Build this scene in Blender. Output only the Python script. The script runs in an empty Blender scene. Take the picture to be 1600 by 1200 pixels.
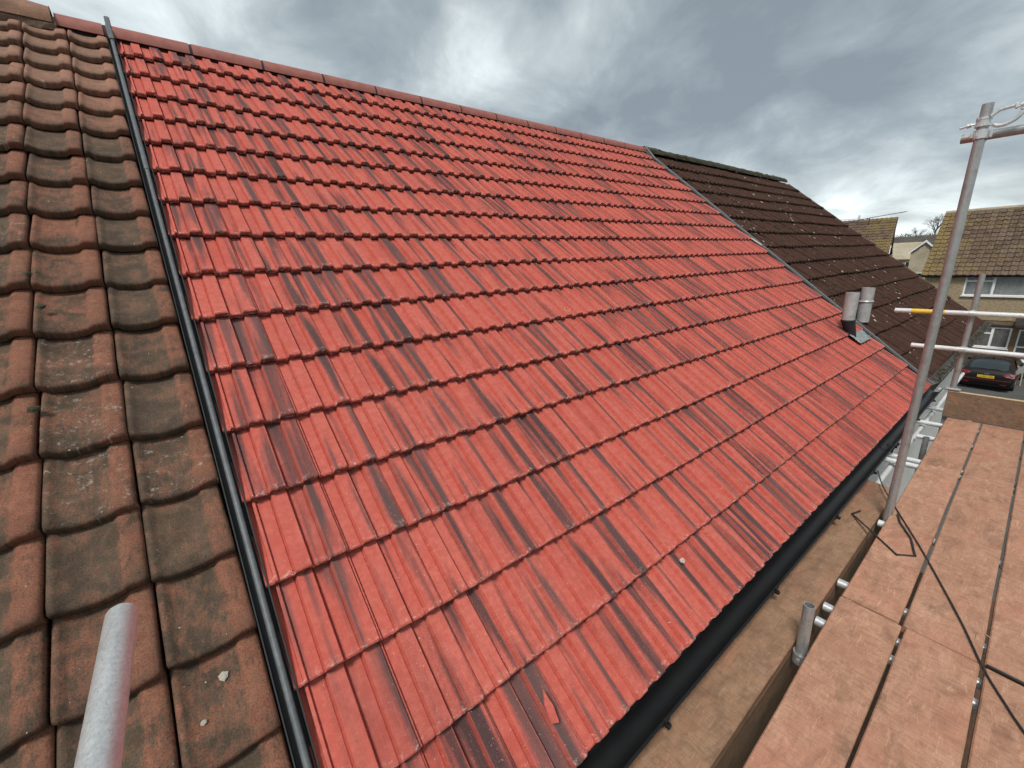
import bpy, math, random
from mathutils import Vector, Matrix, noise
R = math.radians
S = bpy.context.scene
COL = S.collection
random.seed(7)

# ------------------------------------------------------------------ camera
YAW, PITCH, ROLL = -0.90825, 0.27821, 0.03977
CAM = Vector((5.07056, -0.08552, -1.78992))
TH = 0.67919                      # roof pitch
CT, ST = math.cos(TH), math.sin(TH)
fw = Vector((math.sin(YAW)*math.cos(PITCH), math.cos(YAW)*math.cos(PITCH), -math.sin(PITCH)))
rt = Vector((math.cos(YAW), -math.sin(YAW), 0))
dn = fw.cross(rt)
r2 = rt*math.cos(ROLL) + dn*math.sin(ROLL)
d2 = -rt*math.sin(ROLL) + dn*math.cos(ROLL)
cd = bpy.data.cameras.new('camera'); cam = bpy.data.objects.new('camera', cd); COL.objects.link(cam)
m = Matrix.Identity(4)
for i in range(3):
    m[i][0] = r2[i]; m[i][1] = -d2[i]; m[i][2] = -fw[i]; m[i][3] = CAM[i]
cam.matrix_world = m
cd.sensor_width = 36; cd.lens = 653.91/1600*36; cd.clip_start = 0.05; cd.clip_end = 4000
S.camera = cam

# ------------------------------------------------------------------ node helpers
class NT:
    def __init__(s, nt): s.nt = nt
    def n(s, typ, props=None, **inp):
        nd = s.nt.nodes.new(typ)
        for k, v in (props or {}).items(): setattr(nd, k, v)
        for k, v in inp.items():
            key = k.replace('_', ' ')
            sock = nd.inputs[int(k[1:])] if (k[0] == 'i' and k[1:].isdigit()) else nd.inputs[key]
            if hasattr(v, 'is_linked') or isinstance(v, bpy.types.NodeSocket): s.nt.links.new(v, sock)
            else: sock.default_value = v
        return nd
    def math(s, op, a, b=0.0, c=None, clamp=False):
        nd = s.nt.nodes.new('ShaderNodeMath'); nd.operation = op; nd.use_clamp = clamp
        for i, v in enumerate((a, b) if c is None else (a, b, c)):
            if isinstance(v, bpy.types.NodeSocket): s.nt.links.new(v, nd.inputs[i])
            else: nd.inputs[i].default_value = v
        return nd.outputs[0]
    def ramp(s, fac, stops, interp='LINEAR'):
        nd = s.nt.nodes.new('ShaderNodeValToRGB'); cr = nd.color_ramp; cr.interpolation = interp
        while len(cr.elements) < len(stops): cr.elements.new(0.5)
        for e, (p, c) in zip(cr.elements, stops):
            e.position = p; e.color = (c, c, c, 1) if not isinstance(c, tuple) else (*c, 1)
        s.nt.links.new(fac, nd.inputs[0]); return nd.outputs[0]
    def mix(s, f, a, b, blend='MIX'):
        nd = s.nt.nodes.new('ShaderNodeMix'); nd.data_type = 'RGBA'; nd.blend_type = blend
        for v, k in ((f, 0), (a, 6), (b, 7)):
            if isinstance(v, bpy.types.NodeSocket): s.nt.links.new(v, nd.inputs[k])
            else: nd.inputs[k].default_value = v if k == 0 else (*v, 1)
        return nd.outputs[2]
    def noise(s, vec, scale, detail=3, rough=0.55, dist=0.0):
        nd = s.nt.nodes.new('ShaderNodeTexNoise')
        s.nt.links.new(vec, nd.inputs['Vector'])
        nd.inputs['Scale'].default_value = scale; nd.inputs['Detail'].default_value = detail
        nd.inputs['Roughness'].default_value = rough; nd.inputs['Distortion'].default_value = dist
        return nd.outputs['Fac']
    def scale(s, vec, sc):
        nd = s.nt.nodes.new('ShaderNodeVectorMath'); nd.operation = 'MULTIPLY'
        s.nt.links.new(vec, nd.inputs[0]); nd.inputs[1].default_value = sc; return nd.outputs[0]

# ------------------------------------------------------------------ world: broken overcast
SUN_EL, SUN_AZ = R(55), R(155)     # azimuth clockwise from +Y
w = bpy.data.worlds.new('World'); S.world = w; w.use_nodes = True
w.node_tree.nodes.clear(); W = NT(w.node_tree)
tc = W.n('ShaderNodeTexCoord').outputs['Generated']
sep = W.n('ShaderNodeSeparateXYZ', i0=tc)
zz = W.math('MAXIMUM', sep.outputs[2], 0.0)
den = W.math('ADD', zz, 0.42)
px_ = W.math('DIVIDE', sep.outputs[0], den); py_ = W.math('DIVIDE', sep.outputs[1], den)
cv = W.n('ShaderNodeCombineXYZ', i0=px_, i1=py_, i2=3.7).outputs[0]
CLOUD_OFF = (9.6027, 2.4765, -1.4058)
cvo = W.n('ShaderNodeVectorMath', {'operation': 'ADD'}, i0=cv, i1=CLOUD_OFF).outputs[0]
n1 = W.noise(cvo, 1.25, 2, 0.45, 0.4)
n2 = W.noise(cvo, 3.6, 8, 0.58, 0.35)
n3 = W.noise(W.scale(cvo, (0.8, 1.3, 1.0)), 2.0, 5, 0.55, 0.5)
nn = W.math('ADD', W.math('MULTIPLY', n1, 0.47), W.math('ADD', W.math('MULTIPLY', n2, 0.37), W.math('MULTIPLY', n3, 0.16)))
# cloud base is thinner low over the horizon
hz = W.ramp(zz, [(0.0, 0.13), (0.05, 0.13), (0.15, 0.055), (0.26, 0.0)])
nn = W.math('ADD', nn, hz)
cloud = W.ramp(nn, [(0.42, (0.128, 0.149, 0.163)), (0.50, (0.185, 0.212, 0.225)), (0.565, (0.278, 0.308, 0.316)),
                    (0.63, (0.42, 0.46, 0.47)), (0.70, (0.70, 0.72, 0.71)), (0.78, (0.95, 0.93, 0.87))])
sky = W.n('ShaderNodeTexSky', {'sky_type': 'NISHITA', 'sun_disc': False, 'sun_elevation': SUN_EL, 'sun_rotation': SUN_AZ}).outputs[0]
skyd = W.n('ShaderNodeVectorMath', {'operation': 'SCALE'}, i0=sky, Scale=0.10).outputs[0]
fin = W.mix(0.93, skyd, cloud)
bg = W.n('ShaderNodeBackground', Color=fin, Strength=1.0)
W.n('ShaderNodeOutputWorld', Surface=bg.outputs[0])

sd = bpy.data.lights.new('sun', 'SUN'); sd.energy = 1.5; sd.angle = R(14); sd.color = (1.0, 0.96, 0.90)
sun = bpy.data.objects.new('sun', sd); COL.objects.link(sun)
sv = Vector((math.sin(SUN_AZ)*math.cos(SUN_EL), math.cos(SUN_AZ)*math.cos(SUN_EL), math.sin(SUN_EL)))
sun.rotation_euler = sv.to_track_quat('Z', 'Y').to_euler(); sun.location = (8, -6, 12)

V = S.view_settings; V.view_transform = 'Standard'; V.look = 'None'; V.gamma = 1; V.use_curve_mapping = False
V.exposure = 1.05
S.cycles.use_denoising = True
S.cycles.max_bounces = 5; S.cycles.diffuse_bounces = 3; S.cycles.glossy_bounces = 3
S.cycles.use_adaptive_sampling = True; S.cycles.adaptive_threshold = 0.04; S.cycles.use_light_tree = False
w.cycles.sampling_method = 'MANUAL'; w.cycles.sample_map_resolution = 512

# ------------------------------------------------------------------ materials
MATS = {}
def new_mat(name):
    mt = bpy.data.materials.new(name); mt.use_nodes = True; mt.node_tree.nodes.clear()
    T = NT(mt.node_tree); MATS[name] = mt; return mt, T
def finish(T, color, rough=0.8, metal=0.0, bump=None, bstr=0.3, bdist=0.002, spec=0.5, alpha=None, trans=0.0):
    b = T.n('ShaderNodeBsdfPrincipled')
    for k, v in (('Base Color', color), ('Roughness', rough), ('Metallic', metal), ('Specular IOR Level', spec), ('Transmission Weight', trans)):
        if isinstance(v, bpy.types.NodeSocket): T.nt.links.new(v, b.inputs[k])
        else: b.inputs[k].default_value = (*v, 1) if isinstance(v, tuple) else v
    if bump is not None:
        bn = T.n('ShaderNodeBump', Height=bump, Strength=bstr, Distance=bdist)
        T.nt.links.new(bn.outputs[0], b.inputs['Normal'])
    T.n('ShaderNodeOutputMaterial', Surface=b.outputs[0])
def obj_co(T): return T.n('ShaderNodeTexCoord').outputs['Object']
def geo_co(T): return T.n('ShaderNodeNewGeometry').outputs['Position']
def attr(T, name='tc'): return T.n('ShaderNodeAttribute', {'attribute_name': name}).outputs['Vector']
def plain(name, c1, c2, scale=8, rough=0.75, metal=0.0, bs=0.2, bd=0.002, bscale=200, spec=0.5, world=True):
    mt, T = new_mat(name); co = geo_co(T) if world else obj_co(T)
    f = T.ramp(T.noise(co, scale, 5, 0.6), [(0.3, 0.0), (0.7, 1.0)])
    g = T.noise(co, bscale, 3)
    c = T.mix(f, c1, c2)
    c = T.mix(T.math('MULTIPLY', T.ramp(g, [(0.35, 1.0), (0.6, 0.0)]), 0.25), c, tuple(x*0.5 for x in c1))
    finish(T, c, rough, metal, g, bs, bd, spec); return mt

# red interlocking tile: tc = (across m, distance up from nose m, seed)
def mat_red():
    mt, T = new_mat('red_tile'); tc = attr(T); s = T.n('ShaderNodeSeparateXYZ', i0=tc)
    u, v, sd_ = s.outputs[0], s.outputs[1], s.outputs[2]
    seedv = T.n('ShaderNodeTexWhiteNoise', {'noise_dimensions': '1D'}, W=sd_)
    rv = seedv.outputs['Value']; rc = T.n('ShaderNodeSeparateColor', i0=seedv.outputs['Color'])
    band = T.noise(T.scale(tc, (1.0, 0.06, 1.0)), 19, 1.0, 0.45)
    strk = T.noise(T.scale(tc, (1.0, 0.05, 1.0)), 80, 3, 0.6)
    flow = T.noise(T.scale(tc, (1.0, 0.16, 1.0)), 24, 3, 0.6)
    q = T.math('ADD', T.math('MULTIPLY', band, 0.92), T.math('ADD', T.math('MULTIPLY', strk, 0.10), T.math('MULTIPLY', flow, 0.20)))
    q = T.math('ADD', q, T.math('MULTIPLY', T.math('SUBTRACT', u, 0.11), 0.70))           # the colour flash is sprayed on the right-hand flats
    q = T.math('ADD', q, T.math('MULTIPLY', T.math('SUBTRACT', rv, 0.5), 0.22))
    mask = T.ramp(q, [(0.610, 0.0), (0.67, 0.45), (0.735, 0.92), (0.84, 1.0)])
    # the flash misses the steep sides of the ribs
    rib = 0.0
    for x0_ in (0.0635, 0.1225, 0.1855):
        d_ = T.math('ABSOLUTE', T.math('SUBTRACT', u, x0_)); k_ = T.ramp(T.math('MULTIPLY', d_, 10.0), [(0.04, 1.0), (0.085, 0.0)])
        rib = k_ if rib == 0.0 else T.math('MAXIMUM', rib, k_)
    mask = T.math('MULTIPLY', mask, T.math('SUBTRACT', 1.0, T.math('MULTIPLY', rib, 0.6)))
    fine = T.noise(tc, 420, 2); mid = T.noise(tc, 38, 4, 0.6); big = T.noise(tc, 9, 2)
    red = T.mix(rc.outputs[1], (0.485, 0.092, 0.064), (0.555, 0.128, 0.092))
    red = T.mix(T.ramp(big, [(0.35, 0.0), (0.7, 0.6)]), red, (0.55, 0.150, 0.112))
    red = T.mix(T.ramp(mid, [(0.42, 0.35), (0.62, 0.0)]), red, (0.36, 0.05, 0.038))
    dark = T.mix(rc.outputs[2], (0.036, 0.030, 0.032), (0.074, 0.056, 0.055))
    dark = T.mix(T.ramp(strk, [(0.56, 0.0), (0.74, 0.35)]), dark, (0.30, 0.085, 0.06))
    c = T.mix(T.math('MULTIPLY', mask, 0.94), red, dark)
    # brown-red concrete front edge, its shade painted into the colour, a few lime stains
    nose_shade = T.ramp(T.math('ADD', v, 0.03), [(0.012, 1.0), (0.026, 0.0)])
    c = T.mix(T.math('MULTIPLY', nose_shade, 0.85), c, (0.13, 0.036, 0.030))
    # grain
    c = T.mix(T.ramp(fine, [(0.30, 0.30), (0.5, 0.0)]), c, (0.13, 0.030, 0.025))
    c = T.mix(T.ramp(fine, [(0.58, 0.0), (0.78, 0.30)]), c, (0.70, 0.33, 0.27))
    # lime bloom, mainly along the nose
    nose = T.ramp(v, [(0.0, 1.0), (0.012, 0.75), (0.035, 0.0)])
    bl = T.ramp(T.noise(tc, 62, 5, 0.7), [(0.53, 0.0), (0.66, 1.0)])
    c = T.mix(T.math('MULTIPLY', T.math('MULTIPLY', nose, bl), 0.7), c, (0.72, 0.50, 0.44))
    sp = T.ramp(T.noise(tc, 130, 2, 0.6), [(0.68, 0.0), (0.73, 0.6)])
    c = T.mix(sp, c, (0.66, 0.40, 0.34))
    finish(T, c, 0.72, 0, fine, 0.28, 0.001, 0.3); return mt

def mat_old():
    mt, T = new_mat('weathered_clay_tile'); tc = attr(T); s = T.n('ShaderNodeSeparateXYZ', i0=tc)
    u, v, sd_ = s.outputs[0], s.outputs[1], s.outputs[2]
    wn = T.n('ShaderNodeTexWhiteNoise', {'noise_dimensions': '1D'}, W=sd_)
    rc = T.n('ShaderNodeSeparateColor', i0=wn.outputs['Color'])
    big = T.noise(tc, 11, 5, 0.62, 0.4); mid = T.noise(tc, 34, 6, 0.68, 0.6); fine = T.noise(tc, 190, 4, 0.65)
    strk = T.noise(T.scale(tc, (1.6, 0.5, 1)), 40, 5, 0.7, 0.5)
    grime = T.mix(T.ramp(big, [(0.38, 0.0), (0.62, 1.0)]), (0.075, 0.048, 0.032), (0.130, 0.088, 0.058))
    grime = T.mix(T.ramp(mid, [(0.45, 0.0), (0.7, 0.75)]), grime, (0.052, 0.046, 0.034))
    clay = T.mix(T.ramp(mid, [(0.35, 0.0), (0.65, 1.0)]), (0.19, 0.070, 0.042), (0.31, 0.126, 0.077))
    pz = T.n('ShaderNodeSeparateXYZ', i0=geo_co(T)).outputs[2]
    clean = T.ramp(T.math('ADD', T.math('MULTIPLY', pz, 0.5), 0.75), [(0.25, 0.0), (0.62, 1.0)])
    grime = T.mix(T.math('MULTIPLY', clean, 0.75), grime, (0.27, 0.155, 0.105)); clay = T.mix(T.math('MULTIPLY', clean, 0.6), clay, (0.42, 0.225, 0.16))
    # exposed clay: on the raised roll, and where rnd says the tile is cleaner
    roll = T.ramp(u, [(0.165, 0.0), (0.178, 1.0)])
    k = T.math('ADD', T.math('MULTIPLY', roll, 0.13), T.math('MULTIPLY', T.math('SUBTRACT', rc.outputs[0], 0.5), 0.17))
    q = T.math('ADD', T.math('ADD', T.math('MULTIPLY', big, 0.5), T.math('MULTIPLY', strk, 0.5)), k)
    c = T.mix(T.ramp(q, [(0.47, 0.0), (0.62, 0.85)]), grime, clay)
    # algae green tint per tile
    g = T.ramp(T.noise(tc, 17, 4, 0.6), [(0.48, 0.0), (0.66, 0.7)])
    c = T.mix(T.math('MULTIPLY', g, T.math('MULTIPLY', rc.outputs[1], 0.6)), c, (0.080, 0.078, 0.045))
    # darker towards the nose and fine pitting
    nose = T.ramp(v, [(0.0, 0.55), (0.03, 0.35), (0.09, 0.0)])
    c = T.mix(T.math('MULTIPLY', nose, T.ramp(mid, [(0.4, 0.2), (0.6, 1.0)])), c, (0.045, 0.034, 0.026))
    c = T.mix(T.ramp(fine, [(0.32, 0.75), (0.49, 0.0)]), c, (0.03, 0.022, 0.017))
    c = T.mix(T.ramp(fine, [(0.58, 0.0), (0.8, 0.35)]), c, (0.36, 0.25, 0.18))
    # pale lichen crust on a few tiles
    lf = T.ramp(rc.outputs[2], [(0.80, 0.0), (0.86, 1.0)])
    lm = T.ramp(T.noise(tc, 36, 8, 0.8, 0.15), [(0.56, 0.0), (0.68, 0.75)])
    c = T.mix(T.math('MULTIPLY', lf, lm), c, (0.46, 0.42, 0.36))
    sp = T.ramp(T.noise(tc, 60, 2, 0.5), [(0.755, 0.0), (0.77, 0.9)])
    c = T.mix(sp, c, (0.55, 0.50, 0.43))
    h = T.math('ADD', T.math('MULTIPLY', fine, 0.5), mid)
    finish(T, c, 0.85, 0, h, 0.8, 0.004, 0.25); return mt

def mat_brown():
    mt, T = new_mat('brown_tile'); tc = attr(T)
    big = T.noise(tc, 8, 4, 0.6); mid = T.noise(tc, 40, 5, 0.65); fine = T.noise(tc, 160, 3, 0.6)
    c = T.mix(T.ramp(big, [(0.35, 0.0), (0.65, 1.0)]), (0.040, 0.019, 0.013), (0.068, 0.033, 0.023))
    c = T.mix(T.ramp(mid, [(0.5, 0.0), (0.7, 0.5)]), c, (0.035, 0.020, 0.016))
    c = T.mix(T.ramp(fine, [(0.62, 0.0), (0.75, 0.5)]), c, (0.15, 0.095, 0.07))
    finish(T, c, 0.9, 0, T.math('ADD', fine, mid), 0.5, 0.004, 0.2); return mt

def mat_far_tile():
    mt, T = new_mat('lichened_roof'); tc = attr(T); s = T.n('ShaderNodeSeparateXYZ', i0=tc)
    wn = T.n('ShaderNodeTexWhiteNoise', {'noise_dimensions': '1D'}, W=s.outputs[2])
    co = geo_co(T); big = T.noise(co, 0.9, 5, 0.7); mid = T.noise(co, 6, 4, 0.7)
    c = T.mix(wn.outputs['Value'], (0.085, 0.056, 0.040), (0.150, 0.105, 0.078))
    c = T.mix(T.ramp(mid, [(0.5, 0.0), (0.72, 0.6)]), c, (0.19, 0.15, 0.11))
    # yellow lichen grows towards the verge: u carries metres from the verge
    k = T.math('ADD', big, T.ramp(s.outputs[0], [(0.0, 0.22), (0.10, 0.12), (0.20, -0.0), (0.5, -0.10)]))
    k = T.math('ADD', k, T.math('MULTIPLY', T.math('SUBTRACT', mid, .5), .5))
    c = T.mix(T.ramp(k, [(0.50, 0.0), (0.72, 0.75)]), c, (0.22, 0.160, 0.062))
    finish(T, c, 0.9, 0, mid, 0.3, 0.01, 0.2); return mt

def mat_wood(name, c1, c2, c3):
    mt, T = new_mat(name); co = obj_co(T); tc = attr(T)
    seed = tc
    v = T.n('ShaderNodeVectorMath', {'operation': 'ADD'}, i0=co, i1=seed).outputs[0]
    grain = T.noise(T.scale(v, (1.0, 0.16, 1.0)), 70, 6, 0.65, 1.2)
    ply = T.noise(T.scale(v, (0.22, 1.0, 1.0)), 75, 5, 0.7, 1.0)
    big = T.noise(v, 3.2, 5, 0.65, 0.5); mid = T.noise(T.scale(v, (1.0, 0.4, 1.0)), 20, 5, 0.7, 0.3); fine = T.noise(v, 260, 3, .6)
    c = T.mix(T.ramp(big, [(0.35, 0.0), (0.65, 1.0)]), c1, c2)
    tone = T.n('ShaderNodeTexWhiteNoise', {'noise_dimensions': '3D'}, Vector=tc).outputs['Value']
    c = T.mix(T.math('MULTIPLY', tone, 0.5), c, tuple(x*k for x, k in zip(c1, (0.78, 0.86, 0.86))))
    c = T.mix(T.ramp(mid, [(0.44, 0.0), (0.66, 0.8)]), c, c3)
    c = T.mix(T.ramp(ply, [(0.46, 0.0), (0.66, 0.60)]), c, tuple(x*0.55 for x in c1))
    c = T.mix(T.ramp(grain, [(0.28, 0.45), (0.45, 0.0)]), c, tuple(min(1, x*1.35) for x in c2))
    crack = T.noise(T.scale(v, (1.0, 0.045, 1.0)), 34, 3, 0.6, 0.3)
    ck = T.math('MULTIPLY', T.ramp(crack, [(0.715, 0.0), (0.735, 1.0)]), T.ramp(big, [(0.45, 0.0), (0.55, 0.8)]))
    c = T.mix(ck, c, (0.055, 0.03, 0.02))
    # damp dark stains and scuffs
    st = T.ramp(T.noise(T.scale(v, (1.0, 0.5, 1.0)), 8, 6, 0.72, 0.5), [(0.52, 0.0), (0.72, 0.68)])
    c = T.mix(st, c, (0.115, 0.068, 0.048))
    pk = T.ramp(T.noise(T.scale(v, (1.0, 0.4, 1.0)), 5, 4, 0.6, 0.4), [(0.52, 0.0), (0.70, 0.40)])
    c = T.mix(pk, c, (0.50, 0.195, 0.13))
    wr_ = T.ramp(T.noise(T.scale(v, (1.0, 0.35, 1.0)), 7, 6, 0.75, 0.2), [(0.58, 0.0), (0.74, 0.45)])
    c = T.mix(wr_, c, tuple(min(1, x*1.25+.05) for x in c2))
    c = T.mix(T.ramp(fine, [(0.32, 0.28), (0.46, 0.0)]), c, (0.12, 0.065, 0.042))
    h = T.math('ADD', T.math('MULTIPLY', ply, 0.8), T.math('MULTIPLY', fine, 0.35))
    finish(T, c, 0.8, 0, h, 0.28, 0.002, 0.25); return mt

def mat_galv(name='galvanised_steel', base=0.66, rust=0.20, metal=0.55):
    mt, T = new_mat(name); co = obj_co(T)
    sp = T.noise(co, 150, 3, 0.7); st = T.noise(T.scale(co, (1, 1, 0.10)), 60, 4, 0.65); fine = T.noise(T.scale(co, (1, 1, .35)), 420, 2)
    blot = T.noise(co, 16, 4, 0.65)
    c = T.mix(T.ramp(sp, [(0.3, 0.0), (0.7, 1.0)]), (base*.82, base*.84, base*.84), (base*1.10, base*1.12, base*1.11))
    c = T.mix(T.ramp(blot, [(0.5, 0.0), (0.72, rust)]), c, (0.20, 0.14, 0.115))
    c = T.mix(T.ramp(st, [(0.55, 0.0), (0.74, rust)]), c, (0.13, 0.095, 0.08))
    c = T.mix(T.ramp(fine, [(0.58, 0.0), (0.72, 0.5)]), c, (base*.42, base*.42, base*.42))
    ro = T.math('ADD', T.math('MULTIPLY', sp, 0.30), 0.20)
    finish(T, c, ro, metal, fine, 0.12, 0.0004); return mt

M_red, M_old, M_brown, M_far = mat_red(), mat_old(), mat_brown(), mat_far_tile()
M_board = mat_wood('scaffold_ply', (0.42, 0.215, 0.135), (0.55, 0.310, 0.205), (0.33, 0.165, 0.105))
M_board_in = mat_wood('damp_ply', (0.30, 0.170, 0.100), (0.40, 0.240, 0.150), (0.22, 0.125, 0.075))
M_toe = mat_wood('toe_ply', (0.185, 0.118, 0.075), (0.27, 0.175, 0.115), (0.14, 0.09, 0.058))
M_galv = mat_galv(); M_galv_b = mat_galv('worn_tube', 0.38, 0.45, 0.5); M_galv_w = mat_galv('bright_tube', 0.70, 0.25, 0.1)
M_ridge = plain('ridge_concrete', (0.27, 0.085, 0.066), (0.36, 0.135, 0.105), 14, 0.7, bs=0.25, bscale=300)
M_oldridge = plain('old_ridge_clay', (0.17, 0.095, 0.06), (0.33, 0.175, 0.115), 9, 0.9, bs=0.6, bscale=90, bd=0.006)
M_mortar = plain('mortar', (0.12, 0.085, 0.06), (0.20, 0.13, 0.09), 14, 0.95, bs=0.8, bscale=60, bd=0.01)
M_black = plain('black_plastic', (0.009, 0.009, 0.010), (0.014, 0.014, 0.014), 5, 0.38, bs=0.03, spec=0.2)
M_blackm = plain('black_rubber', (0.012, 0.012, 0.013), (0.02, 0.02, 0.02), 12, 0.6)
M_bead = plain('grey_grp_strip', (0.085, 0.095, 0.10), (0.145, 0.157, 0.162), 30, 0.55, bs=0.05)
M_lead = plain('lead', (0.22, 0.23, 0.235), (0.38, 0.39, 0.385), 22, 0.5, 0.3, 0.3, 0.003, 60)
M_flue = plain('aluminium_flue', (0.36, 0.365, 0.36), (0.56, 0.56, 0.55), 14, 0.42, 0.3, 0.1)
M_under = plain('underlay', (0.015, 0.013, 0.012), (0.022, 0.02, 0.018), 6, 0.9)
M_dash = plain('grey_pebbledash', (0.52, 0.51, 0.48), (0.74, 0.73, 0.69), 30, 0.95, bs=0.9, bscale=55, bd=0.01)
M_yellow = plain('yellow_tape', (0.70, 0.45, 0.05), (0.80, 0.54, 0.07), 8, 0.4)
M_white = plain('white_upvc', (0.72, 0.72, 0.70), (0.80, 0.80, 0.79), 4, 0.35, bs=0.02)
M_render = plain('buff_render', (0.235, 0.175, 0.105), (0.40, 0.315, 0.205), 9, 0.95, bs=1.0, bscale=14, bd=0.03)
M_brick = plain('dull_brick', (0.13, 0.085, 0.048), (0.23, 0.155, 0.095), 7, 0.95, bs=0.6, bscale=18, bd=0.02)
M_asph = plain('asphalt', (0.060, 0.060, 0.056), (0.10, 0.098, 0.09), 0.8, 0.95, bs=0.5, bscale=40, bd=0.01)
M_grass = plain('grass_field', (0.045, 0.055, 0.020), (0.085, 0.085, 0.035), 0.05, 0.95, bs=0.3, bscale=3, bd=0.05)
M_hill = plain('wooded_hill', (0.050, 0.045, 0.038), (0.10, 0.085, 0.065), 0.06, 0.98, bs=0.8, bscale=0.4, bd=1.0)
M_bark = plain('bark', (0.055, 0.045, 0.035), (0.10, 0.085, 0.065), 3, 0.95)
M_moss = plain('moss', (0.026, 0.024, 0.013), (0.060, 0.052, 0.024), 30, 0.95, bs=0.8, bscale=120, bd=0.006)
M_lich = plain('lichen_fleck', (0.32, 0.28, 0.23), (0.52, 0.47, 0.40), 50, 0.95)
M_oldgut = plain('old_gutter', (0.05, 0.045, 0.04), (0.12, 0.11, 0.095), 20, 0.8)
M_bronze = plain('curtain_cloth', (0.62, 0.62, 0.60), (0.80, 0.80, 0.78), 3, 0.9)
M_bronze2 = plain('brown_curtain', (0.16, 0.10, 0.075), (0.30, 0.20, 0.15), 5, 0.9)
M_dark = plain('dark_timber', (0.020, 0.016, 0.014), (0.035, 0.028, 0.024), 6, 0.8)
M_stone = plain('pale_stone', (0.32, 0.27, 0.19), (0.45, 0.39, 0.29), 0.7, 0.95, bs=0.5, bscale=4, bd=0.03)
M_slate = plain('far_slate', (0.055, 0.046, 0.040), (0.10, 0.085, 0.07), 0.6, 0.9)
def simple(name, col, rough, metal=0, spec=0.5, coat=0.0, trans=0.0):
    mt, T = new_mat(name); co = obj_co(T); n = T.noise(co, 9, 4)
    c = T.mix(n, tuple(x*0.85 for x in col), tuple(min(1, x*1.15) for x in col))
    finish(T, c, rough, metal, spec=spec, trans=trans); return mt
M_paint = simple('dark_maroon_paint', (0.010, 0.006, 0.007), 0.22, 0.0, 0.45)
M_glass = simple('dark_glass', (0.02, 0.028, 0.030), 0.05, 0.0, 0.8)
M_pane = simple('window_glass', (0.8, 0.82, 0.82), 0.03, 0.0, 0.5, trans=0.92)
M_tail = simple('red_lens', (0.16, 0.006, 0.010), 0.45, 0, 0.3)
M_tail2 = simple('clear_lens', (0.26, 0.07, 0.07), 0.5, 0, 0.2)
M_plate = simple('yellow_plate', (0.72, 0.47, 0.02), 0.4)
M_ink = simple('black_ink', (0.01, 0.01, 0.01), 0.6)
M_tyre = simple('tyre_rubber', (0.015, 0.015, 0.016), 0.8)
M_alloy = simple('alloy', (0.35, 0.35, 0.36), 0.3, 0.9)
M_straw = plain('straw_wood', (0.45, 0.33, 0.20), (0.60, 0.46, 0.30), 30, 0.9)
M_redbit = plain('tile_shard', (0.40, 0.070, 0.05), (0.55, 0.12, 0.09), 60, 0.7)
M_green = plain('evergreen', (0.020, 0.030, 0.012), (0.045, 0.06, 0.02), 6, 0.9)

# ------------------------------------------------------------------ mesh helpers
def link(o, parent=None):
    COL.objects.link(o)
    if parent: o.parent = parent
    return o
def mesh(name, vs, fs, mats, smooth=False, tc=None, fm=None):
    me = bpy.data.meshes.new(name); me.from_pydata([tuple(v) for v in vs], [], fs)
    for mm in (mats if isinstance(mats, (list, tuple)) else [mats]): me.materials.append(mm)
    if fm: me.polygons.foreach_set('material_index', fm)
    if smooth:
        me.polygons.foreach_set('use_smooth', [True]*len(me.polygons)); me.set_sharp_from_angle(angle=R(48))
    if tc is not None:
        a = me.attributes.new('tc', 'FLOAT_VECTOR', 'POINT')
        a.data.foreach_set('vector', [x for t in tc for x in t])
    me.update(); return me
def obj(name, me, parent=None): return link(bpy.data.objects.new(name, me), parent)
def tag(o, label=None, cat=None, group=None, kind=None):
    if label: o['label'] = label
    if cat: o['category'] = cat
    if group: o['group'] = group
    if kind: o['kind'] = kind
    return o
def empty(name, loc=(0, 0, 0), rz=0.0):
    o = bpy.data.objects.new(name, None); o.empty_display_size = 0.2; link(o); o.location = loc; o.rotation_euler = (0, 0, rz); return o

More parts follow.
